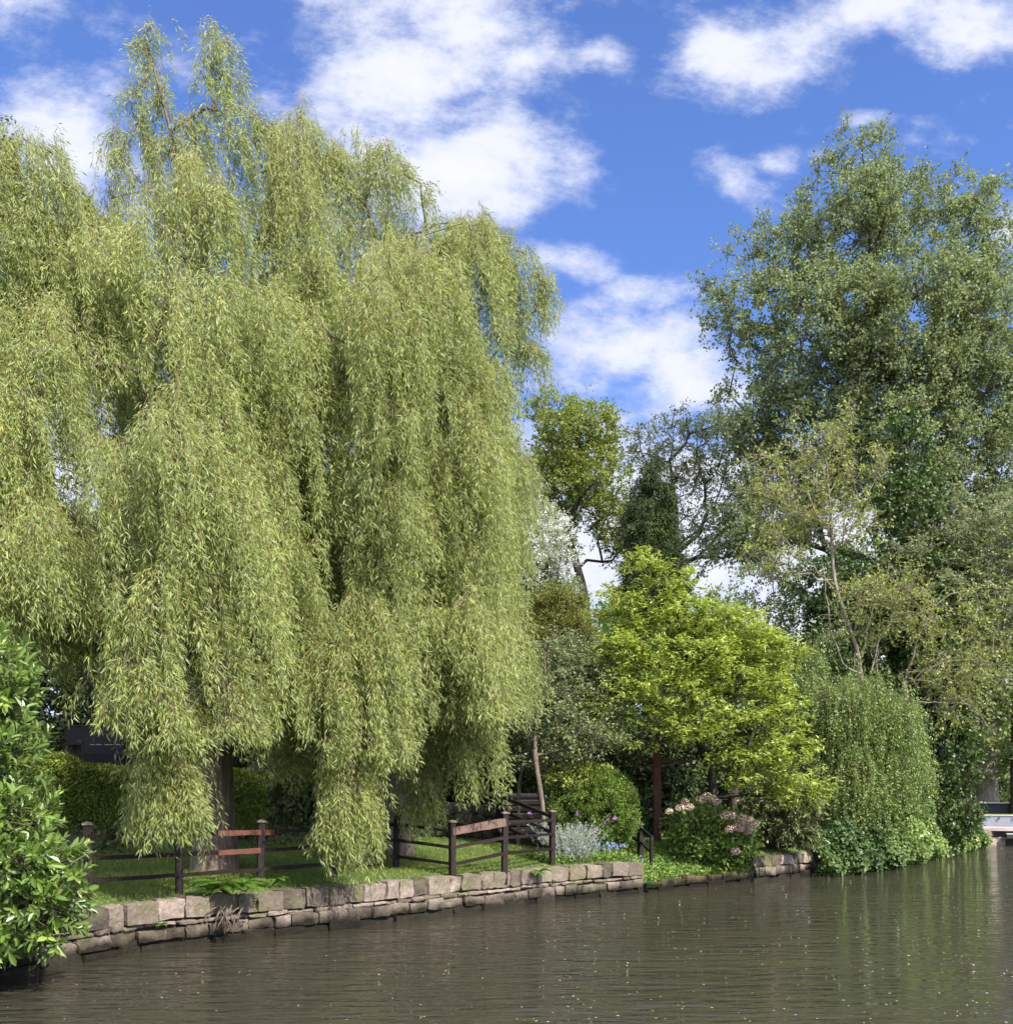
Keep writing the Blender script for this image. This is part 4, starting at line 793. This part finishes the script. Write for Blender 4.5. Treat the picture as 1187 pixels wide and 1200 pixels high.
mb.tubes(np.stack([b_, (b_ + e_) / 2 + np.array([0, -.1, .03]), e_], 1), np.tile([.009, .008, .004], (k, 1)), 4); mb.build('roots', M['bark'], f1)
fern(G(626, 21.05, -.12), 16, .55, 'upright pale green fern growing from the wall face below the corner post', up=1.3)
fern(G(640, 21.6, -.3), 9, .42, 'small fern low on the wall just above the waterline', up=.8)
fern(G(190, 15.0, -.32), 8, .28, 'tiny weed rooted in a wall joint left of the large fern', up=.9, name='wall_weed')
fern(G(320, 17.0, .02), 14, .45, 'weedy green clump at the foot of the fence post right of the trunk', up=1.2, name='weed_clump')
fern(G(770, 28, .0), 20, .8, 'fern spread on the bank below the red brown post', up=.8)

# stuff: grass, ground cover, litter, petals
def scatter(u0, u1, s0, s1, n):
    u = R.uniform(u0, u1, n); s = R.uniform(s0, s1, n); w = np.interp(u, SU, SW) + s; x = u * mv[0] + w * nv[0]; y = u * mv[1] + w * nv[1]; return np.stack([x, y, zg(x, y)], 1), u, s
p, u, s = scatter(-1, U1, .35, 8.5, 230000); dens = np.exp(-s / 8) * (.55 + .45 * np.sin(u * 1.3 + s) * np.sin(s * 1.1)); k = R.random(len(p)) < .35 + dens; k &= ~((s < .75) & (R.random(len(p)) < .55)); p = p[k]; n = len(p)
mb = MB(); mb.leaves(p - EZ * .005, nrm(EZ + R.normal(0, .42, (n, 3))), rdir(n), R.uniform(.035, .085, n), R.uniform(.007, .012, n), np.clip(R.normal(.45, .25, n) + .22 * np.sin(p[:, 0] * 1.3 + 2 * np.sin(p[:, 1] * .9)) * np.sin(p[:, 1] * 1.7), 0, 1), 'd', .2)
fin(mb.build('grass', M['grass']), kind='stuff', label='short green grass of the lawn behind the wall', cat='grass')
p, u, s = scatter(-1, U1, .03, 1.3, 3200); k = R.random(len(p)) < np.exp(-((s - .32) / .28) ** 2) + .08; p = p[k]; n = len(p)
mb = MB(); mb.leaves(p + EZ * .015, nrm(rdir(n) * [1, 1, .2]), EZ + rdir(n) * .35, R.uniform(.03, .08, n), R.uniform(.012, .03, n), R.random(n), 'd'); fin(mb.build('fallen_leaves', M['litter']), kind='stuff', label='dry tan fallen leaves strewn along the wall top', cat='leaves')
p1, u, s = scatter(U1 - .1, U2 + .3, .1, 3.2, 16000); p2_, _, _ = scatter(uL(650, 22), U1, .5, 1.6, 3500); p = np.concatenate([p1, p2_]); n = len(p); p[:, 2] += R.uniform(0, .14, n)
mb = MB(); mb.leaves(p, nrm(rdir(n) + EZ * .3), EZ * 1.2 + rdir(n) * .7, R.uniform(.05, .11, n), R.uniform(.035, .06, n), R.random(n), 'f', .1); fin(mb.build('ground_cover', M['cover']), kind='stuff', label='low light green ground cover above the mossy kerb', cat='ground cover')
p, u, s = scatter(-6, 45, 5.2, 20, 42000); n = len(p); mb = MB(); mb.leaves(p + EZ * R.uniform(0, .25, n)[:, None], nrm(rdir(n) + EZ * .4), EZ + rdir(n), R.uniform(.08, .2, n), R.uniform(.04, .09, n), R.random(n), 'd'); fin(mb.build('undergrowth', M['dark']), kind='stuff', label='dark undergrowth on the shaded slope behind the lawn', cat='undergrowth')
n = 1000; px = R.uniform(-20, 1200, n); py = 985 + (R.random(n) ** 1.3) * 215
d = ZC * F / (py - HZ); x = (px - 593.5) / F * d; _, s = s_of(x, d); keep = (s < -.12) & (R.random(n) < np.where(px > 620, 1, .35)); x = x[keep]; y = d[keep]; n = len(x)
a_ = R.uniform(.022, .05, n) * np.sqrt(y / 18); mb = MB(); mb.leaves(np.stack([x, y, np.full(n, .006)], 1), nrm(rdir(n) * [1, 1, 0]), np.tile(EZ, (n, 1)) + R.normal(0, .1, (n, 3)), a_, a_ * .7, R.random(n), 'd')
fin(mb.build('floating_petals', M['petal']), kind='stuff', label='tiny pale petals and catkins floating on the canal', cat='petals')

# ------------------------------------------------------------------ deck at the far right
def gb(root, nm, c, h, m, ax=None): mb = MB(); mb.box(c, np.eye(3) if ax is None else ax, h); return mb.build(nm, M[m], root)
dx = nrm([1, -.32, 0]); dy = np.array([-dx[1], dx[0], 0]); AX = [dx, dy, EZ]
c0 = P(1151, 0, 47) * [1, 1, 0]
rb = thing('lawn_planter', c0, 'long grey boarded planter with pale capping and grass inside at the right edge', 'planter')
gb(rb, 'fascia', c0 + dx * 5 + dy * .05 + EZ * 1.02, [5, .05, .24], 'deck_grey', AX); gb(rb, 'fascia', c0 - dx * .0 + dy * 1.1 + EZ * 1.02 + dx * .05, [.05, 1.0, .24], 'deck_dark', AX)
gb(rb, 'capping', c0 + dx * 5 + dy * .1 + EZ * 1.285, [5.1, .14, .022], 'deck_cap', AX); gb(rb, 'capping', c0 + dx * .05 + dy * 1.2 + EZ * 1.285, [.12, .95, .021], 'deck_cap', AX)
for i in range(9): 
    mb = MB(); c = c0 + dx * (.7 + i * .62) - dy * .02 + EZ * 1.15; mb.tubes(np.array([c, c - dy * .05]), np.array([.045, .04]), 8); mb.tubes(np.array([c - dy * .05, c - dy * .052]), np.array([.04, .001]), 8); mb.build('bolt', M['deck_dark'], rb)
mb = MB(); mb.box(c0 + dx * 5 + dy * 1.1 + EZ * 1.0, AX, [4.8, .9, .22]); mb.build('soil_fill', M['soil'], rb)
n = 9000; mb = MB(); q = c0 + dx * R.uniform(.2, 9.8, n)[:, None] + dy * R.uniform(.2, 2, n)[:, None] + EZ * 1.22; mb.leaves(q, nrm(EZ + R.normal(0, .5, (n, 3))), rdir(n), .12, .03, R.random(n)); mb.build('grass', M['bright'], rb)
bb = thing('back_planter', c0 + dy * 3, 'grey boarded raised edge with pale top behind the lawn planter', 'planter')
gb(bb, 'fascia', c0 + dx * 4.7 + dy * 4 + EZ * 1.52, [5, .05, .28], 'deck_dark', AX); gb(bb, 'capping', c0 + dx * 4.7 + dy * 4.05 + EZ * 1.83, [5.2, .2, .03], 'deck_cap', AX)
gb(bb, 'soil_fill', c0 + dx * 4.7 + dy * 4.7 + EZ * 1.3, [4.9, .58, .48], 'soil', AX)
tp = thing('flower_pot', P(1142, 956, 48.6), 'small terracotta pot at the left corner of the deck planter', 'pot'); c = P(1142, 0, 48.9) * [1, 1, 0] + EZ * 1.3
mb = MB(); mb.tubes(np.array([c, c + EZ * .3, c + EZ * .31, c + EZ * .36]), np.array([.12, .17, .2, .2]), 12); mb.tubes(np.array([c + EZ * .34, c + EZ * .341]), np.array([.19, .001]), 12); mb.build('pot', M['terracotta'], tp)
pv = thing('paved_landing', c0, 'pinkish paved landing below the grey planter at the right edge', 'paving'); gb(pv, 'slab', c0 + dx * 5 - dy * .95 + EZ * .70, [5.2, .95, .07], 'paving', AX); gb(pv, 'edge', c0 + dx * 5 - dy * .9 + EZ * .3, [5.0, .85, .32], 'rock_dark', AX)
jt = thing('mooring_edge', c0 + dx * 2, 'dark timber mooring edge low over the water at the right edge', 'jetty'); gb(jt, 'beam', c0 + dx * 5.5 - dy * 2.2 + EZ * .42, [4.8, .1, .07], 'deck_dark', AX); gb(jt, 'board', c0 + dx * 5.5 - dy * 2.08 + EZ * .51, [4.8, .2, .018], 'deck_cap', AX)
rk = thing('rock_pile', P(1155, 980, 45.5) * [1, 1, 0], 'rough grey rocks at the waterline under the paved landing', 'rocks'); mb = MB()
for px, d, z, s in ((1143, 46, .35, .5), (1152, 46, .35, .45), (1161, 45.6, .25, .4), (1169, 45.2, .12, .3), (1148, 45.4, .15, .45), (1158, 45.2, .1, .4), (1180, 45.5, .1, .4), (1195, 45.8, .1, .4), (1210, 45.5, .15, .4)):
    c = P(px, 0, d); stone(mb, [c[0], d, z], nrm(np.eye(3) + R.normal(0, .15, (3, 3))), [s, s * .8, s * .75], .03, 3)
mb.build('rocks', M['step'], rk)

# ------------------------------------------------------------------ world
SUN_EL, SUN_AZ = 43, 137   # azimuth clockwise from +Y
w = bpy.data.worlds.new('World'); bpy.context.scene.world = w; w.use_nodes = True; nt = w.node_tree; L = nt.links
for n in list(nt.nodes): nt.nodes.remove(n)
out = nt.nodes.new('ShaderNodeOutputWorld')
sky = nt.nodes.new('ShaderNodeTexSky'); sky.sky_type = 'NISHITA'; sky.sun_disc = False; sky.sun_elevation = math.radians(SUN_EL); sky.sun_rotation = math.radians(SUN_AZ)
sky.air_density = 1.0; sky.dust_density = .3; sky.ozone_density = 3.0
bs = N_(nt, 'Background'); bs.inputs[1].default_value = .088; tn = N_(nt, 'MixRGB', blend_type='MULTIPLY'); tn.inputs[0].default_value = 1; tn.inputs[2].default_value = (.74, .87, 1.25, 1); L.new(sky.outputs[0], tn.inputs[1]); L.new(tn.outputs[0], bs.inputs[0])
tc = N_(nt, 'TexCoord'); sx = N_(nt, 'SeparateXYZ'); L.new(tc.outputs['Generated'], sx.inputs[0])
def mth(op, a, b=None, c=None):
    n = N_(nt, 'Math', operation=op)
    for i, v in enumerate((a, b, c)):
        if v is None: continue
        if isinstance(v, (int, float)): n.inputs[i].default_value = v
        else: L.new(v, n.inputs[i])
    return n.outputs[0]
ay = mth('MAXIMUM', mth('ABSOLUTE', sx.outputs[1]), .08); uu = mth('DIVIDE', sx.outputs[0], ay); vv = mth('DIVIDE', sx.outputs[2], ay)
cb = N_(nt, 'CombineXYZ'); L.new(uu, cb.inputs[0]); L.new(vv, cb.inputs[1])
nw = N_(nt, 'TexNoise'); nw.inputs['Scale'].default_value = 5; nw.inputs['Detail'].default_value = 3; L.new(cb.outputs[0], nw.inputs['Vector'])
wsub = N_(nt, 'VectorMath', operation='SUBTRACT'); L.new(nw.outputs['Color'], wsub.inputs[0]); wsub.inputs[1].default_value = (.5, .5, .5)
wsc = N_(nt, 'VectorMath', operation='SCALE'); wsc.inputs['Scale'].default_value = .09; L.new(wsub.outputs[0], wsc.inputs[0])
wad = N_(nt, 'VectorMath', operation='ADD'); L.new(cb.outputs[0], wad.inputs[0]); L.new(wsc.outputs[0], wad.inputs[1]); uv = wad.outputs[0]
BL = [(60, 170, 100, 62, 1), (150, 210, 60, 50, .6), (450, 70, 85, 115, 1.1), (530, 185, 120, 65, 1.1), (530, 40, 150, 60, 1.0), (615, 60, 80, 50, .9), (690, 75, 45, 28, .8), (655, 190, 45, 28, .6), (470, 220, 70, 60, .9),
      (700, 410, 110, 60, 1), (800, 430, 80, 70, 1), (650, 300, 60, 28, .8), (760, 340, 90, 24, .7), (690, 480, 110, 30, .7), (900, 60, 110, 50, 1), (1060, 20, 160, 40, 1), (870, 80, 60, 30, .8), (1180, 40, 60, 30, .7),
      (850, 185, 60, 26, .62), (925, 172, 70, 16, .55), (1005, 140, 60, 12, .6), (1190, 290, 50, 50, .8), (60, 20, 130, 45, .55), (270, 50, 90, 60, .5), (330, 90, 40, 40, .5), (800, 640, 420, 130, 1.15), (1100, 800, 400, 180, 1.2), (300, 700, 600, 200, 1.1), (-250, 300, 200, 200, .8), (1500, 400, 250, 250, .8), (300, -300, 400, 150, .7), (1100, -350, 300, 120, .8)]
tot = None
for px, py, rx, ry, am in BL:
    m1 = N_(nt, 'VectorMath', operation='SUBTRACT'); L.new(uv, m1.inputs[0]); m1.inputs[1].default_value = ((px - 593.5) / F, (930 - py) / F, 0)
    m2 = N_(nt, 'VectorMath', operation='MULTIPLY'); L.new(m1.outputs[0], m2.inputs[0]); m2.inputs[1].default_value = (F / rx / 1.25, F / ry / 1.25, 0)
    m3 = N_(nt, 'VectorMath', operation='DOT_PRODUCT'); L.new(m2.outputs[0], m3.inputs[0]); L.new(m2.outputs[0], m3.inputs[1])
    e = mth('MULTIPLY', mth('POWER', .45, m3.outputs['Value']), am)
    tot = e if tot is None else mth('MAXIMUM', tot, e)
nz = N_(nt, 'TexNoise'); nz.inputs['Scale'].default_value = 9; nz.inputs['Detail'].default_value = 9; nz.inputs['Roughness'].default_value = .66; nz.inputs['Distortion'].default_value = .0
mpn = N_(nt, 'Mapping'); mpn.inputs['Scale'].default_value = (.8, 1.25, 1); mpn.inputs['Rotation'].default_value = (0, 0, .35); L.new(cb.outputs[0], mpn.inputs[0]); L.new(mpn.outputs[0], nz.inputs['Vector'])
oh_fill = N_(nt, 'MapRange'); oh_fill.inputs[1].default_value = .64; oh_fill.inputs[2].default_value = .85; oh_fill.inputs[4].default_value = .85; L.new(sx.outputs[2], oh_fill.inputs[0])  # added cloud cover overhead, out of frame, to lift the ambient light
bh_fill = N_(nt, 'MapRange'); bh_fill.inputs[1].default_value = 0; bh_fill.inputs[2].default_value = -.35; bh_fill.inputs[4].default_value = .85; L.new(sx.outputs[1], bh_fill.inputs[0])  # added cloud cover behind the camera, unseen, as fill light
tot = mth('MAXIMUM', tot, mth('MAXIMUM', oh_fill.outputs[0], bh_fill.outputs[0]))
den = mth('ADD', mth('MULTIPLY', mth('SUBTRACT', nz.outputs[0], .5), 2.5), tot)
mr = N_(nt, 'MapRange'); mr.interpolation_type = 'SMOOTHSTEP'; mr.inputs[1].default_value = .30; mr.inputs[2].default_value = 1.08; L.new(den, mr.inputs[0])
up_ = N_(nt, 'MapRange'); up_.inputs[1].default_value = -.02; up_.inputs[2].default_value = .0; L.new(sx.outputs[2], up_.inputs[0])
fac = mth('MULTIPLY', mth('MULTIPLY', mr.outputs[0], up_.outputs[0]), .96)
cs = ramp(nt, [(.50, .56, .80, .0), (.72, .76, .93, .5), (.86, .88, .98, 1)]); L.new(mth('MULTIPLY', den, .75), cs.inputs[0])
bc = N_(nt, 'Background'); L.new(mth('MULTIPLY_ADD', mth('ADD', oh_fill.outputs[0], bh_fill.outputs[0]), .95, .50), bc.inputs[1]); L.new(cs.outputs[0], bc.inputs[0])  # the added unseen clouds are brighter than the visible ones, for fill
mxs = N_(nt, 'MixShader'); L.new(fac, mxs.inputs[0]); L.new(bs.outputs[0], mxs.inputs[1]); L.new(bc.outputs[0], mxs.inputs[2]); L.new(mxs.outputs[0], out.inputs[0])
w.cycles.sampling_method = 'MANUAL'; w.cycles.sample_map_resolution = 512

sl = bpy.data.lights.new('sun', 'SUN'); sl.energy = 3.9; sl.angle = math.radians(.6); sl.color = (1, .95, .86)
so = bpy.data.objects.new('sun', sl); C.objects.link(so)
el, az = math.radians(SUN_EL), math.radians(SUN_AZ); sd = np.array([math.sin(az) * math.cos(el), math.cos(az) * math.cos(el), math.sin(el)])
from mathutils import Vector
so.rotation_euler = Vector(sd.tolist()).to_track_quat('Z', 'Y').to_euler()

cam = bpy.data.cameras.new('camera'); co = bpy.data.objects.new('camera', cam); C.objects.link(co)
co.location = (0, 0, ZC); co.rotation_euler = (math.radians(90), 0, 0); cam.sensor_fit = 'HORIZONTAL'; cam.sensor_width = 36; cam.lens = 36 * F / 1187
cam.shift_y = (HZ - 600) / 1187; cam.clip_end = 1500; cam.clip_start = .1
sc = bpy.context.scene; sc.camera = co
sc.view_settings.view_transform = 'Standard'; sc.view_settings.look = 'None'; sc.view_settings.exposure = 1.2; sc.view_settings.gamma = 1
sc.cycles.max_bounces = 6; sc.cycles.diffuse_bounces = 4; sc.cycles.glossy_bounces = 3; sc.cycles.transmission_bounces = 3; sc.cycles.use_denoising = True
sc.cycles.caustics_reflective = False; sc.cycles.caustics_refractive = False; sc.cycles.sample_clamp_indirect = 4
